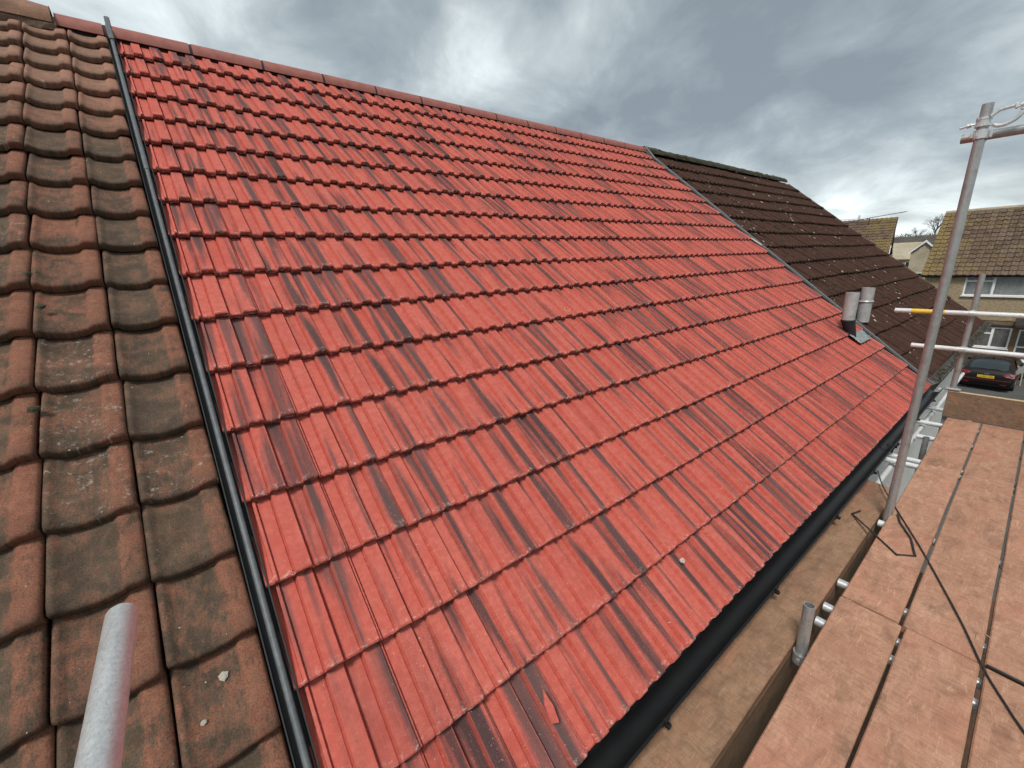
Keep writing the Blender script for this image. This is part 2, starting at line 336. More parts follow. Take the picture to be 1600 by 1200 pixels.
class MB:
    def __init__(s): s.v = []; s.f = []; s.tc = []
    def add(s, vs, fs):
        b = len(s.v); s.v += [tuple(v) for v in vs]; s.f += [tuple(i+b for i in f) for f in fs]; return s
    def box(s, c, d, rot=None, bev=0.0):
        x, y, z = d[0]/2, d[1]/2, d[2]/2
        if bev <= 0:
            vs = [Vector((i, j, k)) for i in (-x, x) for j in (-y, y) for k in (-z, z)]
            fs = [(0, 1, 3, 2), (4, 6, 7, 5), (0, 4, 5, 1), (2, 3, 7, 6), (0, 2, 6, 4), (1, 5, 7, 3)]
        else:
            vs = []; fs = []; b = min(bev, x*.9, y*.9, z*.9)
            for k, q in ((-z, b), (-z+b, 0), (z-b, 0), (z, b)):
                X, Y = x-q, y-q
                ring = [(-X+b*(q == 0), -Y), (X-b*(q == 0), -Y), (X, -Y+b*(q == 0)), (X, Y-b*(q == 0)), (X-b*(q == 0), Y), (-X+b*(q == 0), Y), (-X, Y-b*(q == 0)), (-X, -Y+b*(q == 0))]
                if q: ring = [(-X+b*.3, -Y), (X-b*.3, -Y), (X, -Y+b*.3), (X, Y-b*.3), (X-b*.3, Y), (-X+b*.3, Y), (-X, Y-b*.3), (-X, -Y+b*.3)]
                vs += [Vector((a, c2, k)) for a, c2 in ring]
            for r in range(3):
                for i in range(8): fs.append((r*8+i, r*8+(i+1) % 8, r*8+8+(i+1) % 8, r*8+8+i))
            fs.append(tuple(range(7, -1, -1))); fs.append(tuple(range(24, 32)))
        if rot is not None: vs = [rot @ v for v in vs]
        c = Vector(c); return s.add([v+c for v in vs], fs)
    def tube(s, p0, p1, r, n=16, r1=None, hollow=0.0, caps=True):
        p0, p1 = Vector(p0), Vector(p1); r1 = r if r1 is None else r1
        q = (p1-p0).to_track_quat('Z', 'Y').to_matrix()
        ring = [q @ Vector((math.cos(2*math.pi*i/n), math.sin(2*math.pi*i/n), 0)) for i in range(n)]
        vs = [p0+a*r for a in ring]+[p1+a*r1 for a in ring]; fs = [(i, (i+1) % n, n+(i+1) % n, n+i) for i in range(n)]
        if hollow:
            L = (p1-p0); vs += [p1+a*(r1-hollow) for a in ring]+[p0+L*0.02+a*(r-hollow) for a in ring]
            fs += [(n+i, n+(i+1) % n, 2*n+(i+1) % n, 2*n+i) for i in range(n)]
            fs += [(2*n+i, 2*n+(i+1) % n, 3*n+(i+1) % n, 3*n+i) for i in range(n)]
            vs += [p0+a*(r-hollow) for a in ring]
            fs += [(3*n+i, 3*n+(i+1) % n, 4*n+(i+1) % n, 4*n+i) for i in range(n)]
            fs += [(4*n+i, 4*n+(i+1) % n, (i+1) % n, i) for i in range(n)]
        elif caps: fs += [tuple(range(n-1, -1, -1)), tuple(range(n, 2*n))]
        return s.add(vs, fs)
    def path(s, pts, r, n=8, flat=None):
        pts = [Vector(p) for p in pts]; vs = []; fs = []
        for i, p in enumerate(pts):
            t = (pts[min(i+1, len(pts)-1)]-pts[max(i-1, 0)]).normalized()
            q = t.to_track_quat('Z', 'Y').to_matrix()
            vs += [p+q @ Vector((math.cos(2*math.pi*k/n)*r, math.sin(2*math.pi*k/n)*(flat or r), 0)) for k in range(n)]
        for i in range(len(pts)-1):
            for k in range(n): fs.append((i*n+k, i*n+(k+1) % n, i*n+n+(k+1) % n, i*n+n+k))
        fs += [tuple(range(n-1, -1, -1)), tuple(range(len(vs)-n, len(vs)))]
        return s.add(vs, fs)
    def prism(s, poly, axis_from, axis_to, frame):
        # poly 2D list; frame(a,b,t) -> point
        n = len(poly); vs = [frame(a, b, axis_from) for a, b in poly]+[frame(a, b, axis_to) for a, b in poly]
        fs = [(i, (i+1) % n, n+(i+1) % n, n+i) for i in range(n)]+[tuple(range(n-1, -1, -1)), tuple(range(n, 2*n))]
        return s.add(vs, fs)
    def strip(s, poly, axis_from, axis_to, frame):   # open profile
        n = len(poly); vs = [frame(a, b, axis_from) for a, b in poly]+[frame(a, b, axis_to) for a, b in poly]
        return s.add(vs, [(i, i+1, n+i+1, n+i) for i in range(n-1)])
    def obj(s, name, mat, parent=None, smooth=False, seed=None):
        tc = [(seed, seed*1.7, seed*.6)]*len(s.v) if seed is not None else None
        o = obj(name, mesh(name, s.v, s.f, mat, False, tc), parent)
        if smooth:
            o.data.polygons.foreach_set('use_smooth', [len(p.vertices) <= 4 for p in o.data.polygons]); o.data.set_sharp_from_angle(angle=R(42))
        return o

def RP(s, y, h=0.0): return Vector((s*CT+h*ST, y, -s*ST+h*CT))        # roof coordinates -> world
ROOFM = Matrix(((0, -CT, ST), (1, 0, 0), (0, ST, CT)))                 # tile local (across, up, normal) -> world
def wave(lst): return lst
def proj_area(pts):
    out = []
    for p in pts:
        d = p-CAM; z = d.dot(fw)
        if z < 0.2: return 0.0
        out.append((d.dot(r2)/z*653.9+800, d.dot(d2)/z*653.9+600))
    if all(x < -40 or x > 1640 or y < -40 or y > 1240 for x, y in out): return 0.0
    a = 0
    for i in range(len(out)):
        x0, y0 = out[i]; x1, y1 = out[(i+1) % len(out)]; a += x0*y1-x1*y0
    return abs(a)/2

# ------------------------------------------------------------------ the ground
GZ = -8.6
def grid_ground():
    vs = []; fs = []
    xs = [-1500, -600, -250, -120, -60, -30, -15, 0, 15, 30, 60, 120, 250, 600, 1500]
    ys = [-1500, -400, -100, -30, 0, 30, 55, 90, 150, 300, 800, 2500]
    for y in ys:
        for x in xs: vs.append((x, y, GZ))
    n = len(xs)
    for j in range(len(ys)-1):
        for i in range(n-1): fs.append((j*n+i, j*n+i+1, j*n+n+i+1, j*n+n+i))
    return mesh('ground', vs, fs, M_grass)
tag(obj('ground', grid_ground()), kind='structure')
b = MB(); b.add([(-40, 14.5, GZ+.004), (60, 14.5, GZ+.004), (60, 36.6, GZ+.004), (-40, 36.6, GZ+.004)], [(0, 1, 2, 3)])
b.add([(4.0, -20, GZ+.004), (14, -20, GZ+.004), (14, 14.498, GZ+.004), (4.0, 14.498, GZ+.004)], [(0, 1, 2, 3)])
tag(b.obj('road', M_asph), kind='structure')
# the wooded hill that closes the view
vs = []; fs = []; nx = 60; ny = 8
for j in range(ny):
    for i in range(nx):
        x = -420+i*14; y = 230+j*22
        t = math.sin(math.pi*j/(ny-1))
        z = GZ-1+t*(12.6+2.2*noise.noise((x*.012, 1.3, j*.2))+1.0*noise.noise((x*.06, 4, j)))
        vs.append((x, y, z))
for j in range(ny-1):
    for i in range(nx-1): fs.append((j*nx+i, j*nx+i+1, j*nx+nx+i+1, j*nx+nx+i))
tag(obj('hill', mesh('hill', vs, fs, M_hill, True)), kind='structure')

# ------------------------------------------------------------------ houses under the roofs
def house_shell(root, y0, y1, wallmat):
    XF, XB = 4.0, -4.7
    b = MB()
    zt = -3.72
    b.box((XF-.12, (y0+y1)/2, (GZ+zt)/2), (.24, y1-y0, zt-GZ))
    b.box((XB+.12, (y0+y1)/2, (GZ+zt)/2), (.24, y1-y0, zt-GZ))
    for yy in (y0+.1, y1-.1):       # gables
        ya, yb = yy-.098, yy+.098
        poly = [(XF-.245, GZ), (XF-.245, zt), (-.33, -.06), (XB+.245, zt), (XB+.245, GZ)]
        b.prism(poly, ya, yb, lambda a, c, t: (a, t, c))
    b.obj('wall', wallmat, root)
    b = MB(); b.box((4.29, (y0+y1)/2, -3.67), (.03, y1-y0-.01, .20)); b.obj('fascia', M_dark, root)
    b = MB(); b.box((4.14, (y0+y1)/2, -3.752), (.30, y1-y0-.01, .02)); b.obj('soffit', M_white, root)
    # felt and battens below the tiles, back slope included
    b = MB()
    h = -.075
    a0, a1, a2 = RP(-.40, y0, h), RP(5.52, y0, h), RP(5.52, y1, h); a3 = RP(-.40, y1, h)
    b.add([a0, a1, a2, a3], [(0, 1, 2, 3)])
    bx = 2*a0.x
    b.add([a0, (bx-4.35, y0, a1.z), (bx-4.35, y1, a1.z), a3], [(3, 2, 1, 0)])
    return b.obj('roof', M_under, root)

old_house = tag(empty('terraced_house', (0, -2.0, GZ)), 'house at left edge under weathered brown clay tiles', 'house', 'row of three terraced houses')
red_house = tag(empty('terraced_house', (0, 3.7, GZ)), 'middle house with new red tiled roof and black gutter', 'house', 'row of three terraced houses')
brn_house = tag(empty('terraced_house', (0, 11, GZ)), 'end house with dark brown mossy tiled roof beyond the red one', 'house', 'row of three terraced houses')
def keep(o, root):      # children authored in world space
    o.matrix_parent_inverse = Matrix.Translation(-Vector(root.location)); return o
_link0 = link
def link(o, parent=None):
    COL.objects.link(o)
    if parent is not None:
        o.parent = parent
        r = parent
        if r.type == 'EMPTY' and not r.get('local'):
            mi = Matrix.LocRotScale(r.location, r.rotation_euler, None).inverted(); o.matrix_parent_inverse = mi
    return o
roof_old = house_shell(old_house, -4.0, -.055, M_dash)
roof_red = house_shell(red_house, -.045, 7.455, M_dash)
roof_brn = house_shell(brn_house, 7.465, 14.25, M_dash)

# ------------------------------------------------------------------ red tiles
G, O_, TW = 0.347395, -0.31764, 0.25
PROF = [(0.0, .010), (.006, .011), (.010, -.003), (.014, .000), (.056, .000), (.060, -.0035), (.066, .019), (.120, .020), (.126, -.0035), (.130, .000), (.179, .000), (.183, -.0035), (.189, .019), (.2475, .020)]
def tile_mesh(name, prof, seed, G, L, drop, th, mat, bev=.005, wob=0.0, rnd=None):
    n = len(prof); vs = []; fs = []; tc = []
    k = drop/G
    st = [(0.0, -th), (0.0, -bev), (bev*1.1, 0.0), (L*.5, 0.0), (L, 0.0)]
    for d, dz in st:
        for x, h in prof:
            jit = wob*noise.noise((x*60, d*20, seed)) if wob else 0
            jd = (wob*1.2*noise.noise((x*45, 7.1, seed)) if wob and d < .02 else 0)
            vs.append((x, d+jd, h-d*k+dz+jit)); tc.append((x, d+dz, seed))
    for j in range(len(st)-1):
        for i in range(n-1): fs.append((j*n+i, j*n+i+1, j*n+n+i+1, j*n+n+i))
    # right and left cheeks, underside
    b0 = len(vs); e = len(st)-1
    vs += [(prof[0][0], L, prof[0][1]-L*k-th), (prof[-1][0], L, prof[-1][1]-L*k-th)]; tc += [(prof[0][0], L, seed), (prof[-1][0], L, seed)]
    fs.append((0, n, 2*n, 3*n, 4*n, b0)); fs.append((n-1, b0+1, 5*n-1, 4*n-1, 3*n-1, 2*n-1))
    fs.append((0, b0, b0+1, n-1))
    return vs, fs, tc
def place(o, s, y, dh=0.0, rz=0.0):
    mw = ROOFM.to_4x4() @ Matrix.Rotation(rz, 4, 'Z'); mw.translation = RP(s, y, dh); o.matrix_world = mw
variants = []
for i in range(48):
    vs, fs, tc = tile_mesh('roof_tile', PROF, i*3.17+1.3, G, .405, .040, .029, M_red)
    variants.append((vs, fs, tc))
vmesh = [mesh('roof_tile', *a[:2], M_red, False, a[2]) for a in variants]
cells = []
for c in range(1, 18):
    s = O_+c*G if c < 17 else 5.585
    for j in range(30):
        y = j*TW
        A = proj_area([RP(s, y), RP(s, y+TW), RP(s-G, y+TW), RP(s-G, y)])
        cells.append((A, c, j, s, y))
cells.sort(key=lambda t: -t[0])
stuff = MB(); stc = []
rng = random.Random(3)
for k, (A, c, j, s, y) in enumerate(cells):
    vi = rng.randrange(48); dy = rng.uniform(-.0012, .0012); dh = rng.uniform(-.0015, .0015); ds = rng.uniform(-.002, .002); rz = rng.uniform(-.003, .003)
    me = vmesh[vi]; dat = variants[vi]
    if j == 0:      # verge tile carries the under-lock on its left
        pr = [(-.034, -.007), (-.006, -.006), (-.004, .009)]+PROF
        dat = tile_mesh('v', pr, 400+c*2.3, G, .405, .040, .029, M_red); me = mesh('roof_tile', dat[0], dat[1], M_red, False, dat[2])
    if j == 29:
        pr = [p for p in PROF if p[0] <= .175]
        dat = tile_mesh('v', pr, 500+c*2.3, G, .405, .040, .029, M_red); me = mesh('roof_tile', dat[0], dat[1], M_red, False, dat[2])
    if k < 300:
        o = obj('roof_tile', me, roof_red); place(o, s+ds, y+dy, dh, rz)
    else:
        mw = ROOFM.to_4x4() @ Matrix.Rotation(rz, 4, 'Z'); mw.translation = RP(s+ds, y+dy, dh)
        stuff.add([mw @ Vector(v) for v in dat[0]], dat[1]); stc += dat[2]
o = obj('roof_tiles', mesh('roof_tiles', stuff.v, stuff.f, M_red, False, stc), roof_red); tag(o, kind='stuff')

# ridge tiles: half round with dark unions
def ridge_piece(name, y0, y1, mat, parent, a=.117, bz=.117, cx=-.30, cz=.15, th=.016, wob=0, n=18, seed=0):
    vs = []; fs = []
    ny = 2 if not wob else 9
    for r_, k in ((1, 0), (1, 1)):
        pass
    for j in range(ny):
        y = y0+(y1-y0)*j/(ny-1)
        for i in range(n+1):
            t = math.pi*i/n; w_ = wob*noise.noise((y*6+seed, t*2, seed)) if wob else 0
            vs.append((cx+(a+w_)*math.cos(t), y, cz+(bz+w_)*math.sin(t)))
    for j in range(ny-1):
        for i in range(n): fs.append((j*(n+1)+i, j*(n+1)+i+1, (j+1)*(n+1)+i+1, (j+1)*(n+1)+i))
    # end faces (thickness) and lower lips
    for y, rev in ((y0, 0), (y1, 1)):
        b = len(vs)
        for i in range(n+1):
            t = math.pi*i/n
            vs.append((cx+a*math.cos(t), y, cz+bz*math.sin(t))); vs.append((cx+(a-th)*math.cos(t), y, cz+(bz-th)*math.sin(t)))
        for i in range(n):
            f = (b+2*i, b+2*i+1, b+2*i+3, b+2*i+2); fs.append(f if rev else f[::-1])
    b = len(vs)
    for sx in (1, -1):
        vs += [(cx+sx*a, y0, cz), (cx+sx*a, y1, cz), (cx+sx*(a-th), y1, cz), (cx+sx*(a-th), y0, cz)]
    fs += [(b, b+1, b+2, b+3), (b+4, b+5, b+6, b+7)]
    o = obj(name, mesh(name, vs, fs, mat, True), parent)
    return o
ys = [-.385, -.085]+[.49+.575*k for k in range(13)]
ys = [y for y in ys if y < 7.42]+[7.47]
for i in range(len(ys)-1):
    ridge_piece('ridge_tile', ys[i]+.011, ys[i+1]-.011, M_ridge, roof_red)
    if i: ridge_piece('ridge_union', ys[i]-.017, ys[i]+.017, M_blackm, roof_red, a=.111, bz=.111)
b = MB(); b.prism([(-.205, .10), (-.395, .10), (-.385, .17), (-.30, .245), (-.215, .17)], -.38, 7.44, lambda a, c, t: (a, t, c)); b.obj('ridge_batten', M_under, roof_red)

# bonding strips
def bonding(yc, s0, s1, parent, wl=.032, wr=.028, lift=.0, bead=.0105):
    b = MB()
    fr = lambda a, h, t: RP(t, yc+a, h)
    base = [(-wl, -.055), (-wl, -.004), (-wl+.004, -.004), (-wl+.007, -.030), (wr-.007, -.030), (wr-.004, -.002), (wr, -.002), (wr, -.055)]
    b.prism(base, s0, s1, fr); root = b.obj('bonding_strip', M_blackm, parent)
    mids = [s0+.02, s0+(s1-s0)*.376, s1]
    for i in range(2):
        bb = MB(); up = .0025*(1-i)
        prof = [(-bead-up, -.028)]+[((bead+up)*math.cos(math.pi-t*math.pi/8)*1.0, .002+lift+up+bead*1.1*math.sin(t*math.pi/8)) for t in range(9)]+[(bead+up, -.028)]
        bb.prism(prof, mids[i]-(.02 if i else 0), mids[i+1], fr); bb.obj('bead', M_bead, root, True)
    bb = MB(); bb.prism([(-.018, -.02), (-.018, .0), (-.012, .008), (.012, .008), (.018, .0), (.018, -.02)], 0, 1, lambda a, h, t: RP(s0+.02+t*.30, yc+a, h+.066-t*.05)); bb.obj('ridge_tail', M_bead, root)
    return root
bonding(-.052, -.47, 5.60, roof_red)
bonding(7.470, -.35, 5.60, roof_red, .046, .030, .006, .012)

# ------------------------------------------------------------------ weathered tiles on the left
OG, OW = .2965, .2445
def old_prof(t):
    pts = [(0, .004), (.018, .016), (.05, .017), (.09, .013), (.13, .004), (.2, -.001), (.35, -.005), (.5, -.005), (.62, -.002), (.69, .002), (.725, .010), (.76, .019), (.80, .021), (.9, .021), (.965, .019), (.99, .014), (1.0, .006)]
    for (a, ha), (b_, hb) in zip(pts, pts[1:]):
        if a <= t <= b_: return ha+(hb-ha)*(t-a)/(b_-a)
    return .0
TS = [0, .012, .03, .055, .09, .125, .17, .25, .35, .45, .55, .64, .69, .722, .75, .785, .83, .9, .955, .982, 1.0]
ST_ = [(0.0, -.044), (-.002, -.030), (-.001, -.014), (.003, -.006), (.010, -.002), (.028, 0), (.12, 0), (.22, 0), (.345, 0)]
def old_tile(seed, c, j):
    n = len(TS); vs = []; fs = []; tc = []
    wd = OW-.006
    for d, dz in ST_:
        for t in TS:
            x = t*wd; h = old_prof(t)
            w1 = noise.noise((x*14, d*10, seed)); w2 = noise.noise((x*55, d*55, seed+9))
            edge = 1.0 if d < .03 else .35
            # the pan hangs a little lower at the nose, corners are worn round
            rnd = -.010*max(0, 1-min(t, 1-t)/.06)*(1 if d < .03 else .2)
            sag = -.006*math.sin(math.pi*min(1, max(0, (t-.1)/.6))) if d < .05 else 0
            vs.append((x+.0016*w2, d+edge*.0055*w1+sag*.8+edge*.0015*w2-rnd*.7, h-d*(.050/OG)+dz+.0022*w1+.0008*w2+rnd*.6))
            tc.append((x, max(0, d)+(.0 if dz > -.01 else -.0), seed))
    for q in range(len(ST_)-1):
        for i in range(n-1): fs.append((q*n+i, q*n+i+1, q*n+n+i+1, q*n+n+i))
    m_ = len(ST_)
    b = len(vs)
    for idx in (0, n-1):
        for q in range(m_):
            v = vs[q*n+idx]; vs.append(v); tc.append(tc[q*n+idx])
        v = vs[(m_-1)*n+idx]; vs.append((v[0], v[1], v[2]-.04)); tc.append(tc[(m_-1)*n+idx])
    fs.append(tuple(range(b, b+m_+1))); fs.append(tuple(range(b+2*m_+1, b+m_, -1)))
    return mesh('roof_tile', vs, fs, M_old, True, tc)
rng = random.Random(11)
rows = [-.051, .213, .488, .770, 1.060, 1.345, 1.650, 1.962, 2.268, 2.562, 2.858, 3.160, 3.465, 3.780, 4.085, 4.375, 4.667, 4.963, 5.262, 5.56]
for c, s in enumerate(rows):
    for j in range(8):
        y = -.083-(j+1)*OW+(.010 if c < 5 else 0)+rng.uniform(-.003, .003)
        o = obj('roof_tile', old_tile(c*8.3+j*71.7, c, j), roof_old); place(o, s+rng.uniform(-.005, .005), y, rng.uniform(-.004, .003), rng.uniform(-.012, .012))
for i in range(4):
    y1 = -.39-i*.46
    ridge_piece('ridge_tile', y1-.455, y1, M_oldridge, roof_old, .155, .155, -.30, .150, .03, .010, 20, i*5.1)
# mortar bedding below the old ridge
vs = []; fs = []
for j in range(40):
    y = -.37-j*.05
    for i, (ds, hh) in enumerate([(-.30, .03), (-.24, .03), (-.20, .012), (-.18, -.02)]):
        vs.append(RP(ds+.02*noise.noise((y*9, i, 3)), y, hh+.012*noise.noise((y*14, i*2, 8))))
for j in range(39):
    for i in range(3): fs.append((j*4+i, j*4+i+1, j*4+5+i, j*4+4+i))
obj('mortar_bedding', mesh('mortar_bedding', vs, fs, M_mortar), roof_old)

# ------------------------------------------------------------------ brown tiles
BG, BW = .4085, (14.30-7.505)/21
BPROF = [(0.0, .006)]+[(x*BW, h) for x, h in ((.03, .022), (.10, .026), (.17, .020), (.24, .002), (.42, 0), (.50, .018), (.57, .024), (.64, .018), (.72, .001), (.92, 0), (.985, .004))]
rng = random.Random(5)
bv = []
for i in range(24):
    a = tile_mesh('roof_tile', BPROF, i*2.9+700, BG, .46, .050, .042, M_brown, .007, .004)
    bv.append(mesh('roof_tile', a[0], a[1], M_brown, False, a[2]))
for c in range(14):
    for j in range(21):
        o = obj('roof_tile', bv[rng.randrange(24)], roof_brn)
        place(o, .2+c*BG+rng.uniform(-.006, .006)+.01*math.sin(j*.6+c), 7.508+j*BW+rng.uniform(-.004, .004), rng.uniform(-.006, .004), rng.uniform(-.008, .008))
yy = 7.49
while yy < 14.1:
    y1 = min(yy+.46, 14.24); ridge_piece('ridge_tile', yy, y1-.008, M_moss, roof_brn, .125, .125, -.30, .15, .03, .022, 18, yy*3); yy = y1
def blob(mb, p, r, flat, rng):
    n = 6; q = ROOFM
    vs = [q @ Vector((0, 0, r*flat))]
    for ring, (rr, hh) in enumerate(((.62, .72), (1.0, .0))):
        for i in range(n):
            a = 2*math.pi*i/n+ring*.5; k = r*rr*rng.uniform(.7, 1.25)
            vs.append(q @ Vector((k*math.cos(a), k*math.sin(a), r*flat*hh)))
    fs = [(0, 1+i, 1+(i+1) % n) for i in range(n)]+[(1+i, 7+i, 7+(i+1) % n, 1+(i+1) % n) for i in range(n)]
    mb.add([v+p for v in vs], fs)
ms, li = MB(), MB()
for i in range(900):
    s = rng.random()**1.0*5.7-.1; y = rng.uniform(7.56, 14.2)
    c = (s-.2)/BG; 
    if rng.random() < .65: s = .2+round(c)*BG+rng.uniform(.0, .03)
    if s > 5.45: continue
    dd = (.2+math.ceil((s-.2)/BG)*BG-s)
    if noise.noise((s*.7, y*.5, 2)) > -.1+.5*rng.random()-.3: blob(ms, RP(s, y, .012-dd*.122), rng.uniform(.012, .042), .55, rng)
for i in range(850):
    s = rng.uniform(-.05, 5.4); y = rng.uniform(7.56, 14.2)
    dd = (.2+math.ceil((s-.2)/BG)*BG-s)
    if noise.noise((s*1.6, y*1.2, 6))+.30*rng.random() > .14: blob(li, RP(s, y, .016-dd*.122), rng.choice([.008, .01, .012, .016, .026])*rng.uniform(.7, 1.2), .22, rng)
tag(ms.obj('moss', M_moss, roof_brn), kind='stuff'); tag(li.obj('lichen', M_lich, roof_brn), kind='stuff')
# mossy verge along the far gable
b = MB(); b.prism([(-.02, -.11), (-.02, -.01), (.05, -.01), (.05, -.11)], -.2, 5.5, lambda a, h, t: RP(t, 14.30+a, h)); b.obj('verge_mortar', M_mortar, roof_brn)

# ------------------------------------------------------------------ gutters
def gutter(parent, y0, y1, cx, cz, r, mat, name='gutter'):
    b = MB(); prof = []
    for i in range(15):
        a = math.pi+math.pi*i/14; prof.append((cx+r*math.cos(a), cz+r*math.sin(a)))
    rim = [(cx+r+.004, cz+.001), (cx+r+.005, cz+.008), (cx+r-.005, cz+.008)]
    inner = [(cx+(r-.004)*math.cos(2*math.pi-math.pi*i/14), cz+(r-.004)*math.sin(2*math.pi-math.pi*i/14)) for i in range(15)]
    b.prism(prof+rim+inner+[(cx-r-.002, cz+.008)], y0, y1, lambda a, c, t: (a, t, c))
    g = b.obj(name, mat, parent, True); return g
GX, GZg, GR = 4.393, -3.545, .058
gut = gutter(red_house, -3.0, 7.44, GX, GZg, GR, M_black)
for yb in (.15, 1.10, 2.16, 3.2, 4.15, 5.9, 6.8):
    b = MB(); prof = [(GX+(GR+.0045)*math.cos(math.pi*1.05+math.pi*.95*i/12), GZg+(GR+.0045)*math.sin(math.pi*1.05+math.pi*.95*i/12)) for i in range(13)]
    b.prism(prof+[(GX+GR+.012, GZg+.012), (GX+GR-.004, GZg+.0125), (GX+GR+.001, GZg+.0085)]+[(GX+(GR+.001)*math.cos(2*math.pi-math.pi*.95*i/12), GZg+(GR+.001)*math.sin(2*math.pi-math.pi*.95*i/12)) for i in range(13)], yb-.014, yb+.014, lambda a, c, t: (a, t, c))
    b.box((GX+GR+.012, yb, GZg-.012), (.020, .022, .018), bev=.003)
    b.obj('gutter_bracket', M_black, gut)
b = MB(); yb = 4.9
prof = [(GX+(GR+.009)*math.cos(math.pi+math.pi*i/14), GZg+(GR+.009)*math.sin(math.pi+math.pi*i/14)) for i in range(15)]
b.prism(prof+[(GX+GR+.010, GZg+.012), (GX+GR-.006, GZg+.012)]+[(GX+(GR-.007)*math.cos(2*math.pi-math.pi*i/14), GZg+(GR-.007)*math.sin(2*math.pi-math.pi*i/14)) for i in range(15)], yb-.055, yb+.055, lambda a, c, t: (a, t, c))
for q in (-.04, .04): b.box((GX+GR+.012, yb+q, GZg), (.016, .020, .026), bev=.003)
b.obj('gutter_union', M_black, gut, True)
b = MB()
for q in (0, 1):
    b.box((GX+GR-.02, 7.36+q*.03, GZg+.012), (.035, .008, .008), bev=.002)
b.obj('gutter_stop_clip', M_galv_w, gut)
b = MB(); b.tube((GX, yb+.12, GZg-.05), (GX, yb+.12, GZg-.16), .036, 14); b.path([(GX, yb+.12, GZg-.15), (GX-.05, yb+.12, GZg-.22), (GX-.28, yb+.12, GZg-.42), (GX-.33, yb+.12, GZg-.5), (GX-.33, yb+.12, GZ+.2)], .034, 12)
b.obj('downpipe', M_black, red_house, True)
g2 = gutter(brn_house, 7.47, 14.3, 4.36, -3.45, .055, M_oldgut)
mm_ = MB(); rng = random.Random(21)
for i in range(120): blob(mm_, Vector((4.375+rng.uniform(-.04, .04), rng.uniform(7.6, 14.2), -3.452)), rng.uniform(.015, .045), .5, rng)
tag(mm_.obj('moss', M_moss, g2), kind='stuff')

# ------------------------------------------------------------------ flues
def flue(parent, s, y, hgt, mat, rbase=.058, black=True):
    p = RP(s, y, 0); b = MB()
    z0 = p.z-.02
    base = z0+(.17 if black else 0)
    b.tube((p.x, y, base), (p.x, y, z0+hgt*.62), rbase, 20); root = b.obj('flue_pipe', mat, parent, True)
    b = MB(); b.tube((p.x, y, z0+hgt*.60), (p.x, y, z0+hgt*.635), rbase+(.0035 if black else .016), 20, rbase+.003); b.tube((p.x, y, z0+hgt*.635), (p.x, y, z0+hgt), rbase+.002, 20, hollow=.004);
    b.obj('flue_terminal', mat, root, True)
    if black:
        b = MB(); b.tube((p.x+.07, y+.07, z0-.09), (p.x, y, base+.01), rbase*.62, 18, rbase*1.06); b.tube((p.x, y, base-.004), (p.x, y, base+.02), rbase*1.12, 18); b.obj('collar', M_blackm, root, True)
    return root
flue(red_house, 4.495, 6.76, .54, M_flue, .072)
flue(brn_house, 4.42, 7.76, .49, M_flue, .076, False)
def lead_sheet(parent, s0, s1, y0, y1, hoff):
    vs = []; fs = []; n = 14
    for i in range(n+1):
        for j in range(n+1):
            s = s0+(s1-s0)*i/n; y = y0+(y1-y0)*j/n
            x = (y/TW) % 1*TW; hh = 0
            for (a, ha), (b_, hb) in zip(PROF, PROF[1:]):
                if a <= x <= b_: hh = ha+(hb-ha)*(x-a)/(b_-a)
            vs.append(RP(s, y, hh*.6+.018+.012*noise.noise((s*26, y*26, 1))-.02*max(0, (s-s1+.3))*0))
    for i in range(n):
        for j in range(n): fs.append((i*(n+1)+j, i*(n+1)+j+1, (i+1)*(n+1)+j+1, (i+1)*(n+1)+j))
    o = obj('lead_flashing', mesh('lead_flashing', vs, fs, M_lead, True), parent)
    md = o.modifiers.new('t', 'SOLIDIFY'); md.thickness = .004; return o
lead_sheet(red_house, 4.55, 4.715, 6.69, 7.22, 0)

# ------------------------------------------------------------------ scaffold boards
BZ = -3.6
def board(corners, ztop, th, mat, label, seed, group=None, name='scaffold_board', warp=.003):
    # corners: near-left, near-right, far-right, far-left ; subdivided strip with eased edges
    nl, nr, fr_, fl = [Vector((c[0], c[1], 0)) for c in corners]
    c0 = (nl+nr+fr_+fl)/4; n = 14; vs = []; fs = []
    rgn = random.Random(seed)
    for i in range(n+1):
        t = i/n; a = nl.lerp(fl, t); b_ = nr.lerp(fr_, t)
        dz = warp*noise.noise((t*3, seed, 1)); ja = .0025*noise.noise((t*9, seed, 2)); jb = .0025*noise.noise((t*9, seed, 5))
        e = .005/max(.05, (b_-a).length)
        for q, z in ((0, -th), (0, -.005), (e, 0), (.33, .0008), (.66, .0008), (1-e, 0), (1, -.005), (1, -th)):
            p = a.lerp(b_, q); p.x += ja*(1-q)+jb*q
            vs.append((p.x-c0.x, p.y-c0.y, z+dz+(.0012*noise.noise((q*4, t*6, seed)))))
    for i in range(n):
        for k in range(7): fs.append((i*8+k, i*8+k+1, i*8+8+k+1, i*8+8+k))
        fs.append((i*8+7, i*8, i*8+8, i*8+15))
    fs.append(tuple(range(7, -1, -1))); fs.append(tuple(range(n*8, n*8+8)))
    me = mesh(name, vs, fs, mat, False, [(seed*3.1, seed*1.7, 0)]*len(vs))
    o = obj(name, me); o.location = (c0.x, c0.y, ztop)
    return tag(o, label, 'board', group)
GB = 'scaffold walkway boards'
board([(4.745, -.7), (4.950, -.7), (4.932, 2.428), (4.676, 2.436)], BZ, .038, M_board, 'nearest walkway board, ending beside the short upright tube stub', 1, GB)
board([(4.680, 2.452), (4.917, 2.446), (4.885, 6.33), (4.632, 6.33)], BZ, .038, M_board, 'walkway board along the tall tube, under the bent black strip', 2, GB)
